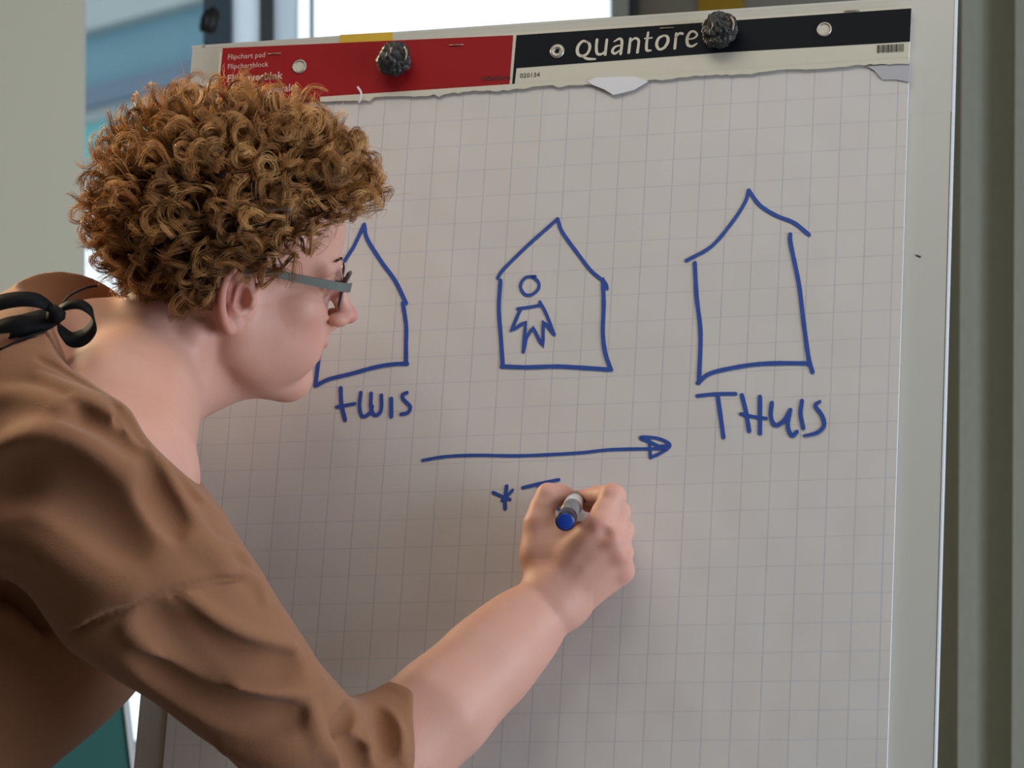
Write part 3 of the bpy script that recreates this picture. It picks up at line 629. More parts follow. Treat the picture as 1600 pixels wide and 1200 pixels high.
# fingers
fing = [([(936, 819, .066), (957, 776, .056), (934, 775, .040), (913, 776, .026)], [.0112, .0103, .0085, .0066]),
        ([(955, 843, .060), (965, 800, .040), (945, 791, .024), (920, 789, .018)], [.0110, .0098, .0082, .0066]),
        ([(964, 868, .048), (972, 829, .030), (949, 822, .015), (926, 828, .012)], [.0105, .0092, .0078, .0064]),
        ([(969, 893, .030), (973, 863, .018), (952, 856, .010), (932, 862, .011)], [.0098, .0082, .0070, .0058])]
for P_, R_ in fing:
    P_ = [D0(*p) for p in P_]; q_ = cap(P_[0], P_[1], R_[0], R_[1]); chain(av, [P_[0], P_[0]*.6+P_[1]*.4, P_[1], P_[2], P_[3]], [R_[0], R_[0]*.93, R_[1], R_[2], R_[3]], .0028, .004)
    av.u(sph(P_[1], R_[1]*1.04), .003)
chain(av, [D0(842, 818, .050), D0(847, 795, .048), D0(857, 775, .046), D0(876, 774, .036), D0(893, 777, .026)], [.0118, .0104, .0105, .0092, .0068], .005, .004)
# knuckles and tendons on the back of the hand
for k_, w0 in (('i', (862, 930, .060)), ('m', (872, 938, .060)), ('r', (882, 946, .052)), ('p', (890, 952, .044))):
    c = mc[k_]-np.array([0, .0052, 0]); av.u(sph(c, .0068), .008); chain(av, [c, (c+D0(*w0))/2+np.array([0, .0005, 0]), D0(*w0)+np.array([0, .003, 0])], [.0032, .0022, .0022], .006, .003)
for p_, q_ in ((('i'), ('m')),):
    c = (mc[p_]+mc[q_])/2-np.array([0, .0145, 0]); av.d(sph(c, .0025), .009)
av.u(sph(D0(872, 955, .050), .009), .012)                                                                           # wrist bone
avV, avF = av.mesh()

# ---------------- torso, left arm, hips, legs (mostly under clothes)
Bk = lambda px, py, d: Cc(px, py, d)
gz = lambda x, d, z: CR.T@(np.array([x, d, z])-CP)         # world point -> camera frame
HIP = gz(-.70, 3.27, .93)
tv = Vol((-1.0, 2.95, -1.3), (-.05, 3.65, .10), .008)
chain(tv, [Bk(110, 690, 3.28), Bk(-20, 890, 3.30), Bk(-200, 1110, 3.30), HIP], [.075, .115, .115, .12], .0, .05, ((0, 1, 0), 1.1))
chain(tv, [Bk(150, 770, 3.14), Bk(375, 1065, 3.11)], [.06, .032], .02); chain(tv, [Bk(165, 725, 3.385), gz(-.52, 3.47, 1.12), gz(-.45, 3.43, .93)], [.045, .040, .032], .02, .02)
LHd = gz(-.45, 3.43, .93); chain(tv, [LHd, gz(-.43, 3.42, .86), gz(-.42, 3.41, .81)], [.03, .03, .018], .02, .01)
tvV, tvF = tv.mesh()
lv_ = Vol((-1.0, 3.0, -1.35), (-.35, 3.6, -.1), .011)
chain(lv_, [HIP+np.array([0.06, 0, .06]), HIP, HIP+np.array([.0, 0, -.05])], [.12, .15, .14], 0, .05, ((0, 1, 0), 1.25))
for s_, fx in ((-1, .03), (1, -.05)):
    chain(lv_, [gz(-.70, 3.27+.09*s_, .88), gz(-.68+fx, 3.27+.10*s_, .50), gz(-.71+fx, 3.27+.10*s_, .06)], [.098, .072, .062], .04, .03)
lvV, lvF = lv_.mesh()

# ---------------- blouse (camera frame)
bv = Vol(Cc(-700, 1500, 3.0)-[.0, .02, .0], Cc(700, 380, 3.50)+[0, .06, 0], .0026)
chain(bv, [Bk(110, 640, 3.28), Bk(-12, 898, 3.30), Bk(-260, 1155, 3.30), Bk(-425, 1390, 3.28)], [.090, .146, .150, .158], 0, .05, ((0, 1, 0), .98))
chain(bv, [Bk(100, 540, 3.275), Bk(-70, 700, 3.27)], [.060, .11], .05, .0, ((0, 1, 0), 1.6))
chain(bv, [Bk(195, 625, 3.26), Bk(150, 770, 3.125), Bk(222, 900, 3.105), Bk(306, 980, 3.10), Bk(380, 1060, 3.10), Bk(458, 1138, 3.115)], [.060, .086, .076, .061, .0505, .0465], .014, .03)
chain(bv, [Bk(110, 560, 3.25), Bk(60, 660, 3.19), Bk(60, 760, 3.16)], [.055, .075, .07], .04, .02)
chain(bv, [Bk(455, 1142, 3.115), Bk(525, 1215, 3.15), Bk(570, 1205, 3.165), Bk(640, 1152, 3.185)], [.0475, .057, .058, .049], .02, .015)
chain(bv, [Bk(160, 645, 3.30), Bk(170, 715, 3.38), Bk(110, 860, 3.42)], [.070, .060, .062], .04, .03)
chain(bv, [gz(-.40, 3.42, 1.33), gz(-.52, 3.46, 1.12)], [.07, .06], .04)
pre = Vol.__new__(Vol); pre.__dict__ = dict(bv.__dict__); pre.v = bv.v.copy()
def on(P, dz=0.0):
    out = []
    for px, py in P:
        c = pre.cast(px, py)
        if c is not None: out.append(c+np.array([0, dz, 0]))
    return out
def fold(P, r, out_, k, w=None):          # ridge (out_>0) or groove (out_<0) traced over the cloth
    Q = on(P, (r-out_) if out_ > 0 else 0)
    if len(Q) < 2: return
    Q = smooth_path(Q, 4); n_ = len(Q); R_ = [r*(.35+.65*math.sin(math.pi*(i+.6)/(n_+.2))**.6) for i in range(n_)]
    if out_ > 0: chain(bv, Q, R_, k, .0)
    else:
        Q = [q+np.array([0, -(r+out_), 0]) for q in Q]
        for i in range(n_-1): bv.d(cap(Q[i], Q[i+1], R_[i], R_[i+1]), k)
fold([(290, 930), (332, 967), (394, 1000), (455, 1015), (490, 1008)], .0075, .0062, .010)
fold([(200, 985), (235, 1022), (285, 1055), (335, 1080), (394, 1093), (464, 1090), (503, 1070)], .0080, .0070, .011)
fold([(275, 965), (310, 1000), (350, 1025), (410, 1040), (465, 1042)], .010, -.0060, .014)
fold([(220, 1040), (270, 1075), (330, 1105), (400, 1122), (470, 1122)], .010, -.0045, .016)
fold([(230, 960), (262, 985), (300, 1030), (345, 1055)], .009, -.0045, .014)
fold([(300, 1145), (360, 1165), (430, 1180), (480, 1175)], .010, .0045, .018)
fold([(557, 1080), (546, 1108), (529, 1136), (508, 1160)], .007, -.012, .007)
fold([(573, 1076), (600, 1112), (622, 1150), (630, 1190)], .006, .0065, .008)
fold([(497, 1020), (520, 1058), (541, 1093)], .006, .0065, .008)
fold([(488, 1110), (496, 1150), (520, 1178), (560, 1172), (590, 1150)], .007, .0065, .010)
fold([(590, 1110), (600, 1140), (600, 1180)], .007, -.0045, .010)
fold([(540, 1160), (555, 1180), (565, 1200)], .007, -.004, .010)
fold([(348, 856), (370, 864), (386, 878)], .005, .0055, .007); fold([(382, 898), (402, 914), (410, 936)], .005, .0055, .008)
fold([(243, 708), (268, 762), (302, 815), (325, 850)], .006, .0045, .010); fold([(226, 730), (250, 780), (282, 830)], .008, -.004, .013); fold([(268, 700), (292, 735), (308, 775)], .006, -.003, .009)
fold([(120, 625), (165, 648), (215, 680), (240, 705)], .006, .0045, .009); fold([(100, 640), (150, 668), (205, 705)], .008, -.003, .014)
fold([(-20, 715), (60, 690), (130, 705), (190, 740)], .011, .0045, .022); fold([(-20, 760), (60, 745), (140, 790), (205, 850)], .014, -.005, .026)
fold([(-20, 830), (60, 850), (140, 900), (200, 925)], .011, .004, .022)
fold([(300, 850), (335, 872), (350, 900)], .009, .004, .014); fold([(-20, 930), (25, 935), (70, 975)], .008, -.008, .012); fold([(-20, 955), (15, 960), (45, 990)], .007, .005, .01)
fold([(-20, 620), (50, 625), (100, 645)], .008, .003, .014)
fold([(176, 612), (182, 638), (189, 668)], .004, -.0035, .004); fold([(196, 612), (226, 640), (248, 684)], .005, .003, .006)
fold([(196, 640), (215, 665), (232, 690)], .005, -.0025, .007); fold([(60, 590), (110, 612), (165, 640)], .006, .0035, .008)

SEAM = [(374, 905), (340, 908), (306, 914), (265, 924), (227, 938), (166, 962), (109, 993)]
for S_, rr in ((SEAM, .0016), ([(60, 560), (100, 580), (140, 602), (175, 618)], .0015), ([(205, 600), (232, 640), (256, 690), (275, 735)], .0014)):
    Q = on(S_, -.0004); Q = smooth_path(Q, 5)
    for i in range(len(Q)-1): bv.d(cap(Q[i], Q[i+1], rr, rr), .004)
# neck opening: everything beyond the sloping neckline is cut away
nA, nB_ = Cc(72, 492, 3.24), Cc(268, 692, 3.24); nd = (nB_-nA)/np.linalg.norm(nB_-nA); nn_ = np.array([nd[2], 0, -nd[0]]); nn_ = -nn_ if nn_[0] < 0 else nn_
def cutfn(X, Y, Z):
    s_ = (X-nA[0])*nn_[0]+(Z-nA[2])*nn_[2]; t_ = (X-nA[0])*nd[0]+(Z-nA[2])*nd[2]
    edge = np.maximum(Y-3.255, 0)*1.0 - .010*np.exp(-((t_-.045)/.03)**2) + .006*np.exp(-((t_-.115)/.02)**2)
    return (edge-s_)*.8
bv.d((cutfn, Cc(40, 800, 3.24)+[0, -.3, 0], Cc(420, 380, 3.24)+[0, .3, 0]), .0)
# keyhole slit at the nape
Q = on([(96, 500), (60, 512), (20, 530), (-20, 545)])
for i in range(len(Q)-1): bv.d(cap(Q[i], Q[i+1], .011-.002*i, .009-.002*i), .0)
# cuff: end plane and hollow
CU = Cc(638, 1140, 3.185); cd_ = Cc(753, 1045, 3.215)-Cc(600, 1190, 3.175); cd_ /= np.linalg.norm(cd_); cdn = np.array([.965, .12, -.16]); cdn /= np.linalg.norm(cdn)
bv.d(((lambda X, Y, Z: -((X-CU[0])*cdn[0]+(Y-CU[1])*cdn[1]+(Z-CU[2])*cdn[2])-.003*np.sin((Z-CU[2])*60)), CU-[.07, .12, .10], CU+[.12, .12, .12]), .0035)
CH = Cc(642, 1156, 3.187); bv.d(cap(CH-cd_*.022, CH+cd_*.03, .0375, .0405))
bvV, bvF = bv.mesh()

# ---------------- skin material
def skin_mat():
    m = bpy.data.materials.new('skin'); m.use_nodes = True; nt = m.node_tree; bs = nt.nodes['Principled BSDF']
    at = nt.nodes.new('ShaderNodeAttribute'); at.attribute_name = 'tint'; tc = nt.nodes.new('ShaderNodeTexCoord')
    n1 = nt.nodes.new('ShaderNodeTexNoise'); n1.inputs['Scale'].default_value = 28; n1.inputs['Detail'].default_value = 5; nt.links.new(tc.outputs['Object'], n1.inputs['Vector'])
    cr = nt.nodes.new('ShaderNodeMix'); cr.data_type = 'RGBA'; cr.inputs[6].default_value = (*lin((204, 150, 132)), 1); cr.inputs[7].default_value = (*lin((216, 168, 152)), 1)
    nt.links.new(n1.outputs['Fac'], cr.inputs[0])
    m2 = nt.nodes.new('ShaderNodeMix'); m2.data_type = 'RGBA'; m2.inputs[7].default_value = (*lin((186, 92, 84)), 1); nt.links.new(cr.outputs[2], m2.inputs[6]); nt.links.new(at.outputs['Fac'], m2.inputs[0])
    n3 = nt.nodes.new('ShaderNodeTexVoronoi'); n3.inputs['Scale'].default_value = 55; nt.links.new(tc.outputs['Object'], n3.inputs['Vector'])
    lt = nt.nodes.new('ShaderNodeMath'); lt.operation = 'LESS_THAN'; lt.inputs[1].default_value = .045; nt.links.new(n3.outputs['Distance'], lt.inputs[0])
    ml = nt.nodes.new('ShaderNodeMath'); ml.operation = 'MULTIPLY'; ml.inputs[1].default_value = .35; nt.links.new(lt.outputs[0], ml.inputs[0])
    m3 = nt.nodes.new('ShaderNodeMix'); m3.data_type = 'RGBA'; m3.inputs[7].default_value = (*lin((150, 96, 72)), 1); nt.links.new(m2.outputs[2], m3.inputs[6]); nt.links.new(ml.outputs[0], m3.inputs[0])
    nt.links.new(m3.outputs[2], bs.inputs['Base Color'])
    bs.inputs['Roughness'].default_value = .5; bs.inputs['Subsurface Weight'].default_value = .25; bs.inputs['Subsurface Radius'].default_value = (.012, .004, .002); bs.inputs['Subsurface Scale'].default_value = .6
    bs.inputs['Specular IOR Level'].default_value = .4
    n2 = nt.nodes.new('ShaderNodeTexNoise'); n2.inputs['Scale'].default_value = 260; nt.links.new(tc.outputs['Object'], n2.inputs['Vector'])
    bp = nt.nodes.new('ShaderNodeBump'); bp.inputs['Strength'].default_value = .12; bp.inputs['Distance'].default_value = .001; nt.links.new(n2.outputs['Fac'], bp.inputs['Height']); nt.links.new(bp.outputs['Normal'], bs.inputs['Normal'])
    return m
M['skin'] = skin_mat()
def cloth_mat(name, col, col2, weave=900, bs_=.25):
    m = bpy.data.materials.new(name); m.use_nodes = True; nt = m.node_tree; b = nt.nodes['Principled BSDF']; tc = nt.nodes.new('ShaderNodeTexCoord')
    n = nt.nodes.new('ShaderNodeTexNoise'); n.inputs['Scale'].default_value = 9; n.inputs['Detail'].default_value = 6; nt.links.new(tc.outputs['Object'], n.inputs['Vector'])
    mx = nt.nodes.new('ShaderNodeMix'); mx.data_type = 'RGBA'; mx.inputs[6].default_value = (*col, 1); mx.inputs[7].default_value = (*col2, 1); nt.links.new(n.outputs['Fac'], mx.inputs[0]); nt.links.new(mx.outputs[2], b.inputs['Base Color'])
    b.inputs['Roughness'].default_value = .85; b.inputs['Sheen Weight'].default_value = .15; b.inputs['Specular IOR Level'].default_value = .2
    w = nt.nodes.new('ShaderNodeTexNoise'); w.inputs['Scale'].default_value = weave; nt.links.new(tc.outputs['Object'], w.inputs['Vector'])
    w2 = nt.nodes.new('ShaderNodeTexNoise'); w2.inputs['Scale'].default_value = 28; w2.inputs['Detail'].default_value = 2; nt.links.new(tc.outputs['Object'], w2.inputs['Vector'])
    ad = nt.nodes.new('ShaderNodeMath'); ad.operation = 'MULTIPLY_ADD'; ad.inputs[1].default_value = 2.5; nt.links.new(w2.outputs['Fac'], ad.inputs[0]); nt.links.new(w.outputs['Fac'], ad.inputs[2])
    bp = nt.nodes.new('ShaderNodeBump'); bp.inputs['Strength'].default_value = bs_; bp.inputs['Distance'].default_value = .0015; nt.links.new(ad.outputs[0], bp.inputs['Height']); nt.links.new(bp.outputs['Normal'], b.inputs['Normal'])
    return m
M['blouse'] = cloth_mat('tan_blouse_cloth', lin((138, 94, 68)), lin((150, 106, 78)))
M['ribbon'] = mat('black_ribbon', (.006, .006, .007), .7, spec=.15); M['trousers'] = cloth_mat('dark_trousers', lin((40, 42, 52)), lin((48, 50, 60)))
M['shoe'] = mat('dark_shoe', lin((30, 26, 24)), .4)

person = root('person', (c2w(HIP)[0], c2w(HIP)[1], 0.0), 'curly-haired person in a tan blouse leaning in to write on the flipchart', 'person')
Vb = np.concatenate([hl2w(hvV), c2w(avV), c2w(tvV)]); Fb = np.concatenate([hvF, avF+len(hvV), tvF+len(hvV)+len(avV)])
body = obj('body', Vb, Fb, M['skin'], person, True)
tint = np.zeros(len(Vb), dtype=np.float32); hx = hvV
def blob(c, r, a, s_=None):
    t = np.exp(-(((hx-np.array(c))/np.array(r))**2).sum(1)); tint[:len(hx)] = np.maximum(tint[:len(hx)], a*t)
for s_ in (1, -1):
    blob((6.5, 4.6*s_, -2.2), (2.6, 2, 2.2), .28); blob((-.9, 8*s_, 0), (2.2, 1.4, 3.6), .42)
blob((11.3, 0, -1.6), (1.3, 1.6, 1.1), .45); blob((9.4, 0, -4.05), (1.5, 1.9, .42), .75); blob((9.3, 0, -5.3), (1.3, 1.6, .5), .75)
nb = len(hvV)
for k_ in mc: t = np.exp(-(((avV-(mc[k_]-[0, .01, 0]))/.009)**2).sum(1)); tint[nb:nb+len(avV)] = np.maximum(tint[nb:nb+len(avV)], .3*t)
for p_ in ((893, 777, .026), (913, 776, .026)): t = np.exp(-(((avV-D0(*p_))/.012)**2).sum(1)); tint[nb:nb+len(avV)] = np.maximum(tint[nb:nb+len(avV)], .45*t)
at_ = body.data.attributes.new('tint', 'FLOAT', 'POINT'); at_.data.foreach_set('value', tint)
blouse = obj('blouse', c2w(bvV), bvF, M['blouse'], person, True)
trousers = obj('trousers', c2w(lvV), lvF, M['trousers'], person, True)
for s_, fx in ((-1, .03), (1, -.05)):
    x0, y0 = -.71+fx, 3.27+.10*s_; sv = Vol((x0-.14, y0-.1, -.005), (x0+.24, y0+.1, .16), .005)
    sv.u(ell((x0+.06, y0, .035), (.135, .046, .036))); sv.u(cap((x0, y0, .07), (x0-.02, y0, .035), .045, .04), .03)
    sv.d(((lambda X, Y, Z: Z+0*X+0*Y), (x0-.2, y0-.1, -.1), (x0+.3, y0+.1, .02)), 0.0)
    a_, f_ = sv.mesh(); obj('shoe', a_, f_, M['shoe'], person, True)

# black bow at the nape, with ribbon ends
def strip(q, P, Wd, w, th=.0012, n=6):
    P = smooth_path(P, n); V = []
    ws = w if hasattr(w, '__len__') else [w, w]; 
    for i, p in enumerate(P):
        t = P[min(i+1, len(P)-1)]-P[max(i-1, 0)]; t /= np.linalg.norm(t)+1e-9; u_ = i/(len(P)-1)
        a = np.array(Wd[0])*(1-u_)+np.array(Wd[1])*u_; a = a-t*(a@t); a /= np.linalg.norm(a)+1e-9; b_ = np.cross(t, a)
        ww = np.interp(u_, np.linspace(0, 1, len(ws)), ws)/2
        V += [p+a*ww+b_*th/2, p-a*ww+b_*th/2, p-a*ww-b_*th/2, p+a*ww-b_*th/2]
    Fc = [(i*4+k, i*4+(k+1) % 4, i*4+4+(k+1) % 4, i*4+4+k) for i in range(len(P)-1) for k in range(4)]+[(0, 1, 2, 3), tuple(range(len(P)*4-1, len(P)*4-5, -1))]
    q.add([c2w(v) for v in V], Fc)
kn = pre.cast(86, 492); kd = kn[1]-.008
q = MB()
def R3(px, py, o=0.0): return Cc(px, py, kd+o)
strip(q, [R3(86, 488, -.004), R3(104, 478, -.012), R3(126, 476, -.014), R3(143, 488, -.010), R3(146, 508, -.004), R3(132, 526, 0), R3(112, 530, .002), R3(96, 515, .0), R3(88, 496, -.001)], [(-.2, .5, .9), (-.3, .4, .9)], [.006, .008, .010, .013, .015, .013, .008], .0014)
strip(q, [R3(86, 486, -.006), R3(60, 470, -.016), R3(25, 468, -.018), R3(-15, 478, -.016), R3(-50, 500, -.008), R3(-30, 520, -.002), R3(20, 512, -.004), R3(70, 500, -.004), R3(88, 494, -.002)], [(0, .45, .9), (0, .35, .9)], [.008, .013, .014, .014, .016, .020, .020, .012], .0014)
strip(q, [R3(86, 492, -.003), R3(50, 508, -.008), R3(15, 512, -.010), R3(-40, 535, -.006), R3(-80, 560, 0)], [(.1, .3, .9), (.1, .3, .9)], [.010, .018, .020, .018], .0014)
bow = q.build('neck_bow', M['ribbon'], blouse, True)
q = MB(); q.tube([c2w(R3(94, 482, -.010)), c2w(R3(88, 490, -.011)), c2w(R3(82, 500, -.008))], [.006, .0085, .006], 12); q.build('bow_knot', M['ribbon'], blouse, True)
q = MB(); strip(q, [Cc(255, 676, 3.25), Cc(268, 684, 3.25), Cc(276, 694, 3.255)], [(.45, 0, .9), (.45, 0, .9)], [.006, .012, .013], .0014); q.build('ribbon_end', M['ribbon'], blouse)
# dark blanket stitching round the back opening
q = MB()
for P_ in ([(152, 447), (138, 449), (122, 455), (108, 463), (98, 474)], [(72, 517), (50, 524), (28, 533), (0, 546)]):
    Q = [pre.cast(*p) for p in P_]; Q = [c+np.array([0, -.001, 0]) for c in Q if c is not None]
    if len(Q) > 2: q = MB(); q.tube([c2w(c) for c in smooth_path(Q, 5)], .0011, 6); q.build('stitching', M['ribbon'], blouse, True)

# eyes
M['eye'] = mat('eye_white', lin((225, 218, 212)), .15); M['iris'] = mat('iris_grey_blue', lin((70, 88, 92)), .2); M['lash'] = mat('lash', lin((60, 40, 28)), .7)
for s_ in (1, -1):
    q = MB(); n = 18; Vv = []; Ff = []
    for i in range(n//2+1):
        for k in range(n):
            a, b_ = math.pi*i/(n//2), 2*math.pi*k/n; Vv.append(hl2w(np.array([[7.6+1.17*math.cos(a), 3.15*s_+1.17*math.sin(a)*math.cos(b_), 1.75+1.17*math.sin(a)*math.sin(b_)]]))[0])
    for i in range(n//2):
        for k in range(n): Ff.append((i*n+k, i*n+(k+1) % n, (i+1)*n+(k+1) % n, (i+1)*n+k))
    q.add(Vv, Ff); ey = q.build('eye', M['eye'], body, True)
    q = MB(); Vv = [hl2w(np.array([[8.79, 3.15*s_, 1.75]]))[0]]+[hl2w(np.array([[8.62, 3.15*s_+.5*math.cos(t), 1.75+.5*math.sin(t)]]))[0] for t in np.linspace(0, 2*math.pi, 17)[:-1]]
    q.add(Vv, [(0, 1+k, 1+(k+1) % 16) for k in range(16)]); o_ = q.build('iris', M['iris'], body, True)
    q = MB()
    for k in range(16):
        u_ = k/15; p = np.array([8.6-.5*abs(u_-.4)**1.5*3, (1.9+2.7*u_)*s_, 2.05-.3*abs(u_-.5)]); q.tube([hl2w(p[None])[0], hl2w((p+[.45, .15*s_, .0])[None])[0], hl2w((p+[.8, .3*s_, .25])[None])[0]], [.00035, .0003, .0001], 4)
    q.build('eyelashes', M['lash'], body)
    q = MB()
    for k in range(60):
        u_ = random.random(); p = np.array([9.15-1.3*u_**2, (.9+3.8*u_)*s_, 3.55+.5*math.sin(2.4*u_)+.25*(random.random()-.5)]); q.tube([hl2w(p[None])[0], hl2w((p+[.05, .55*s_, .12])[None])[0]], [.0003, .0001], 3)
    q.build('eyebrow', M['lash'], body)

# ---------------- hair: a dark under-layer and a couple of thousand curls
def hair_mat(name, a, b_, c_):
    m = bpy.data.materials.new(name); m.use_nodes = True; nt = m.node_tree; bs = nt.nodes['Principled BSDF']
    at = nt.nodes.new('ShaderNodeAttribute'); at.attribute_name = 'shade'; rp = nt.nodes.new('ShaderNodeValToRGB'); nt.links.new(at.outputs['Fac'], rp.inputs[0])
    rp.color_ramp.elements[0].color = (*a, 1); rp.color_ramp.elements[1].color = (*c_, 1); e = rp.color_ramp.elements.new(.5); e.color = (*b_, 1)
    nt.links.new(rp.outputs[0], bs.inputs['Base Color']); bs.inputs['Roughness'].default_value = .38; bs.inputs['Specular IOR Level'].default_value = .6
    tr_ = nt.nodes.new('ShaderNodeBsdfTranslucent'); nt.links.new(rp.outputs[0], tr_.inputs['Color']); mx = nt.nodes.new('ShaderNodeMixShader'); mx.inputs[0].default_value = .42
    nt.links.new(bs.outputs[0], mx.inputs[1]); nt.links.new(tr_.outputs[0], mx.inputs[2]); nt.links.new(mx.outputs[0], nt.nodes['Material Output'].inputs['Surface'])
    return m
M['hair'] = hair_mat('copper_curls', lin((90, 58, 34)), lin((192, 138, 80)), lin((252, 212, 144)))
HC = np.array([-.4, 0, 4.9]); HRd = np.array([9.7, 7.9, 8.1])
def hairy(d_):                       # is this direction of the skull covered with hair?
    p = HC+d_*HRd; x, y, z = p
    if x > 6.6: return z > 8.3
    if x > 4.0: return z > 8.3-(6.6-x)*2.6 or (z > 1.8 and False)
    if x > 1.0: return z > 1.6
    if x > -1.5: return z > 2.2
    return z > -4.2+max(0, (-x-6))*.5
uv_ = Vol((-12, -10, -7), (11, 10, 16), .3)
uv_.u(ell(HC, HRd*1.03))
cut = uv_.v.copy()
g = np.stack(np.meshgrid(*uv_.ax, indexing='ij'), -1)
front = (g[..., 0]*.85+(4.2-g[..., 2])*.75)-1.6              # face side of the hairline
low = (-2.8-g[..., 2]+np.clip(-g[..., 0]-5, 0, 9)*-.1)
eark = np.where(g[..., 0] > -2.2, (2.3-g[..., 2]), -9)
uv_.v = np.maximum(np.maximum(cut, front), np.maximum(low, eark)).astype(np.float32)
uV, uF = uv_.mesh()
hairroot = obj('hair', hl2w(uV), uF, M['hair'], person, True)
locks = []; shades = []
def fib(n):
    i = np.arange(n)+.5; ph = np.arccos(1-2*i/n); th = math.pi*(1+5**.5)*i; return np.stack([np.cos(th)*np.sin(ph), np.sin(th)*np.sin(ph), np.cos(ph)], 1)
NP = 20
def keep(P, j):                       # curls stay off the face and the ears
    x, y, z = P[:, 0], np.abs(P[:, 1]), P[:, 2]
    face = (x > 4.7+j+np.maximum(z-4.3, 0)*1.02) & (z < 8.3+j)
    front = (x > 10.2) & (z < 7.0+j)
    earz = (x > -1.8) & (x < 3.2) & (z < 1.5+j) & (y > 5.5)
    nk = ((z < -3.6+j) & (x > -9)) | ((x > 2.4) & (z < 1.7+j))
    return not (face | front | earz | nk).any()
roots = [d for d in fib(1750) if hairy(d)]
for d_ in roots:
    n_ = d_/HRd; n_ /= np.linalg.norm(n_); p0 = HC+d_*HRd*rng.uniform(.98, 1.06)
    crown = np.array([-3., 0, 13.]); t_ = p0-crown; t_ -= n_*(t_@n_); t_ /= np.linalg.norm(t_)+1e-6
    top = np.clip((p0[2]-3)/9, 0, 1); fr = np.clip((p0[0]-3)/5, 0, 1); low_ = np.clip((1.5-p0[2])/4, 0, 1)
    side = rng.normal(size=3); side -= n_*(side@n_); side /= np.linalg.norm(side)
    Hh = (1.5+1.3*top+.3*fr)*rng.uniform(.65, 1.15)*(1-.72*low_); dr = rng.uniform(1.4, 3.2)*(1-.3*low_)
    rad = rng.uniform(.45, 1.1)*(1-.5*low_); turns = rng.uniform(.8, 1.9); ph = rng.uniform(0, 2*math.pi)
    ax_ = t_*.8+side*.7+n_*rng.uniform(-.1, .5)+np.array([.25*fr, 0, 0]); ax_ /= np.linalg.norm(ax_); e1 = np.cross(ax_, n_); e1 /= np.linalg.norm(e1)+1e-6; e2 = np.cross(ax_, e1)
    s = np.linspace(0, 1, NP)[:, None]; base = p0+n_*Hh*np.sin(s*1.75)+ax_*dr*s
    ns = rng.integers(13, 20); spread = rng.uniform(.09, .19); lockshade = rng.uniform(0, 1)**1.3
    for k in range(ns):
        o = rng.normal(size=3)*spread; pr = ph+rng.normal()*.10; rr = rad*(1+rng.normal()*.10); tt = turns*(1+rng.normal()*.02)
        a_ = pr+2*math.pi*tt*s; grow = np.minimum(1, s*2.6); spr = (.35+.8*s)
        P_ = base+o*spr+grow*rr*(np.cos(a_)*e1+np.sin(a_)*e2)-rr*(np.cos(pr)*e1+np.sin(pr)*e2)*grow*.4
        if keep(P_, rng.normal()*.25): locks.append(P_); shades.append(np.clip(.06+.75*s[:, 0]*(.35+.9*lockshade)+rng.normal()*.07+.16*top, 0, 1))  # the top term paints light from above into the crown's colour
for _ in range(170):                   # stray flyaway hairs
    d_ = roots[rng.integers(len(roots))]; n_ = d_/HRd; n_ /= np.linalg.norm(n_); p0 = HC+d_*HRd
    if p0[2] < 4: continue
    side = np.cross(n_, rng.normal(size=3)); side /= np.linalg.norm(side); s = np.linspace(0, 1, NP)[:, None]; L_ = rng.uniform(3.5, 6.2)
    a_ = rng.uniform(0, 6)+s*rng.uniform(2, 7); P_ = p0+n_*L_*np.sin(s*1.3)+side*rng.uniform(.5, 2.5)*s**1.5+.35*(np.cos(a_)*side+np.sin(a_)*np.cross(n_, side))
    if keep(P_, .5): locks.append(P_); shades.append(np.full(NP, .75))
Lk = np.array(locks); Sh = np.array(shades); nl = len(Lk)
Tn = np.gradient(Lk, axis=1); Tn /= np.linalg.norm(Tn, axis=2, keepdims=True)+1e-9
u1 = np.cross(Tn, np.array([.31, .72, .62])); u1 /= np.linalg.norm(u1, axis=2, keepdims=True)+1e-9; u2 = np.cross(Tn, u1)
rad_ = (.030*(1.05-.75*np.linspace(0, 1, NP)**2))[None, :, None]
ring = np.stack([Lk+rad_*(math.cos(2*math.pi*k/3)*u1+math.sin(2*math.pi*k/3)*u2) for k in range(3)], 2)       # nl,NP,3,3
HV = ring.reshape(-1, 3); ii = (np.arange(nl)[:, None, None]*NP+np.arange(NP-1)[None, :, None])*3; kk = np.arange(3)[None, None, :]
HF = np.stack([ii+kk, ii+(kk+1) % 3, ii+3+(kk+1) % 3, ii+3+kk], -1).reshape(-1, 4)
print('hair strands', nl, 'faces', len(HF))
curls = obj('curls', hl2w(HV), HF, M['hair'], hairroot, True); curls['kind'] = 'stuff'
sa = curls.data.attributes.new('shade', 'FLOAT', 'POINT'); sa.data.foreach_set('value', np.repeat(Sh.reshape(-1), 3).astype(np.float32))

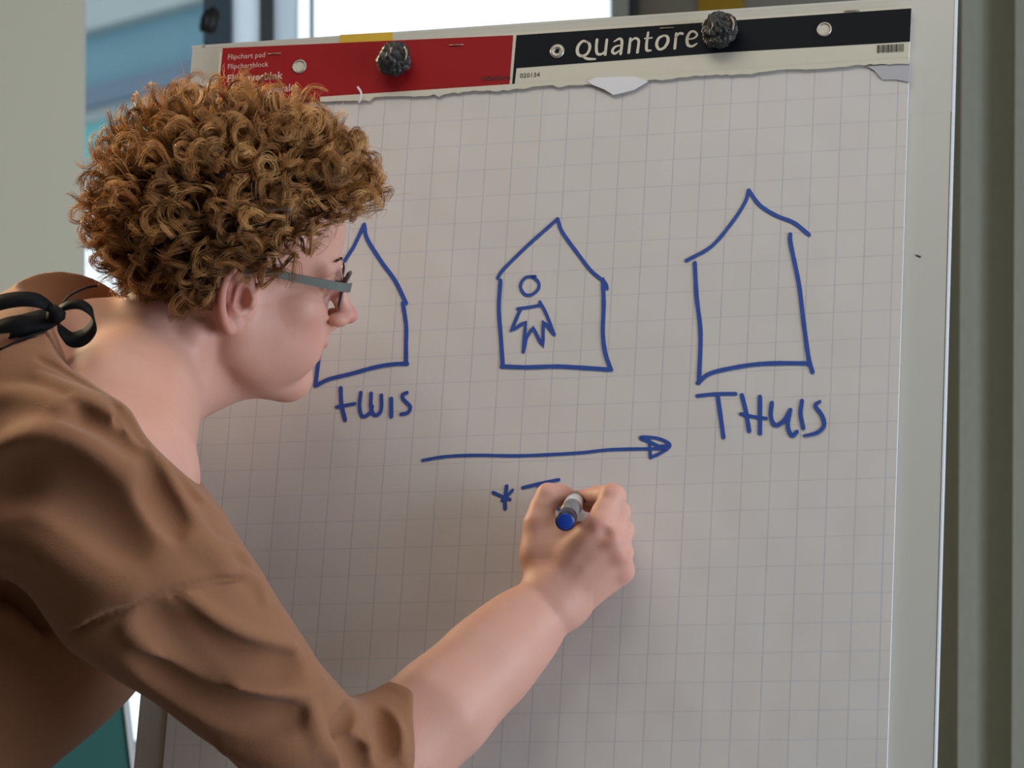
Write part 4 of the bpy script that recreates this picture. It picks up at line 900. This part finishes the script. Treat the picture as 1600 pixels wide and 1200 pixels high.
# ---------------- spectacles
M['specs'] = mat('spectacle_frame_grey', lin((92, 98, 92)), .5); M['rim'] = mat('spectacle_rim_dark', lin((70, 50, 58)), .3, metal=.3)
hw = lambda p: hl2w(np.array([p], dtype=float))[0]
gl = root('spectacles', hw((9.9, 0, 1.4)), 'rectangular spectacles with grey side arms worn by the writing person', 'spectacles')
for s_ in (1, -1):
    pts = [(3.05+1.0*0+2.35*math.copysign(abs(math.cos(t))**.62, math.cos(t)), 1.45+1.55*math.copysign(abs(math.sin(t))**.7, math.sin(t))) for t in np.linspace(0, 2*math.pi, 33)[:-1]]
    f3 = lambda y, z: (10.0-.055*(abs(y)-1)**2+.06*z, y*s_, z)
    q = MB(); P_ = [hw(f3(y, z)) for y, z in pts]; P_.append(P_[0]); P_.append(P_[1]); q.tube(P_, .0011, 8, False); q.build('rim', M['rim'], gl, True)
    q = MB(); n = len(pts); q.add([hw(f3(y, z)) for y, z in pts]+[hw((f3(y, z)[0]+.12, f3(y, z)[1], z)) for y, z in pts], [tuple(range(n)), tuple(range(n, 2*n))[::-1]]+[(i, (i+1) % n, n+(i+1) % n, n+i) for i in range(n)]); q.build('lens', M['lens'], gl)
    q = MB(); A_ = [(9.75, 5.3, 2.15), (8.8, 6.5, 2.25), (5.0, 7.25, 2.4), (1.2, 7.55, 2.5), (-.8, 7.7, 1.9), (-1.9, 7.5, .6)]
    A_ = smooth_path([hw((x, y*s_, z)) for x, y, z in A_], 5); up = HR@np.array([0, 0, 1.]); upw = CR@up; V = []; lat = CR@(HR@np.array([0, 1., 0]))
    for i, p in enumerate(A_):
        u_ = i/(len(A_)-1); hh = .0041*(1-.4*u_); tt = .0011; V += [p+upw*hh+lat*tt, p-upw*hh+lat*tt, p-upw*hh-lat*tt, p+upw*hh-lat*tt]
    q.add(V, [(i*4+k, i*4+(k+1) % 4, i*4+4+(k+1) % 4, i*4+4+k) for i in range(len(A_)-1) for k in range(4)]+[(0, 1, 2, 3), tuple(range(len(V)-1, len(V)-5, -1))]); q.build('side_arm', M['specs'], gl, False)
q = MB(); q.tube(smooth_path([hw((10.0, .95, 1.7)), hw((10.15, 0, 2.0)), hw((10.0, -.95, 1.7))], 5), .0011, 8); q.build('bridge', M['rim'], gl, True)

# ---------------- the marker
mk0 = D0(904, 772, .0015); mk1 = Cc(883, 815, bdepth(883, 815)-.122); md = (mk1-mk0)/np.linalg.norm(mk1-mk0); Lm = np.linalg.norm(mk1-mk0)
M['mk_body'] = mat('marker_barrel_grey', lin((120, 118, 120)), .35); M['mk_blue'] = mat('marker_plug_blue', lin((22, 62, 160)), .4); M['mk_dark'] = mat('marker_ring_dark', lin((14, 20, 48)), .4); M['mk_white'] = mat('marker_band_white', lin((215, 215, 220)), .4)
mr = root('marker_pen', c2w(mk0), 'grey marker pen with a round blue end held in her fingers', 'marker')
at2 = lambda t: c2w(mk0+md*t)
q = MB(); q.tube([at2(0), at2(.004), at2(.008)], [.0012, .0022, .0026], 12); q.build('felt_tip', M['mk_blue'], mr, True)
q = MB(); q.tube([at2(.008), at2(.02), at2(.0201), at2(.028)], [.0042, .0055, .0072, .0076], 20); q.build('nose_cone', M['mk_dark'], mr, True)
q = MB(); q.tube([at2(.028), at2(.05), at2(Lm-.02)], [.0078, .0080, .0080], 24); q.build('barrel', M['mk_body'], mr, True)
q = MB(); q.tube([at2(.040), at2(.062)], .00815, 24); q.build('label_band', M['mk_white'], mr, True)
q = MB(); q.tube([at2(Lm-.02), at2(Lm-.0195), at2(Lm-.003), at2(Lm)], [.0078, .0086, .0086, .0080], 28); q.build('end_ring', M['mk_dark'], mr, True)
q = MB(); q.tube([at2(Lm-.001), at2(Lm+.0008), at2(Lm+.0011)], [.0070, .0069, .0062], 28); q.build('end_plug', M['mk_blue'], mr, True)
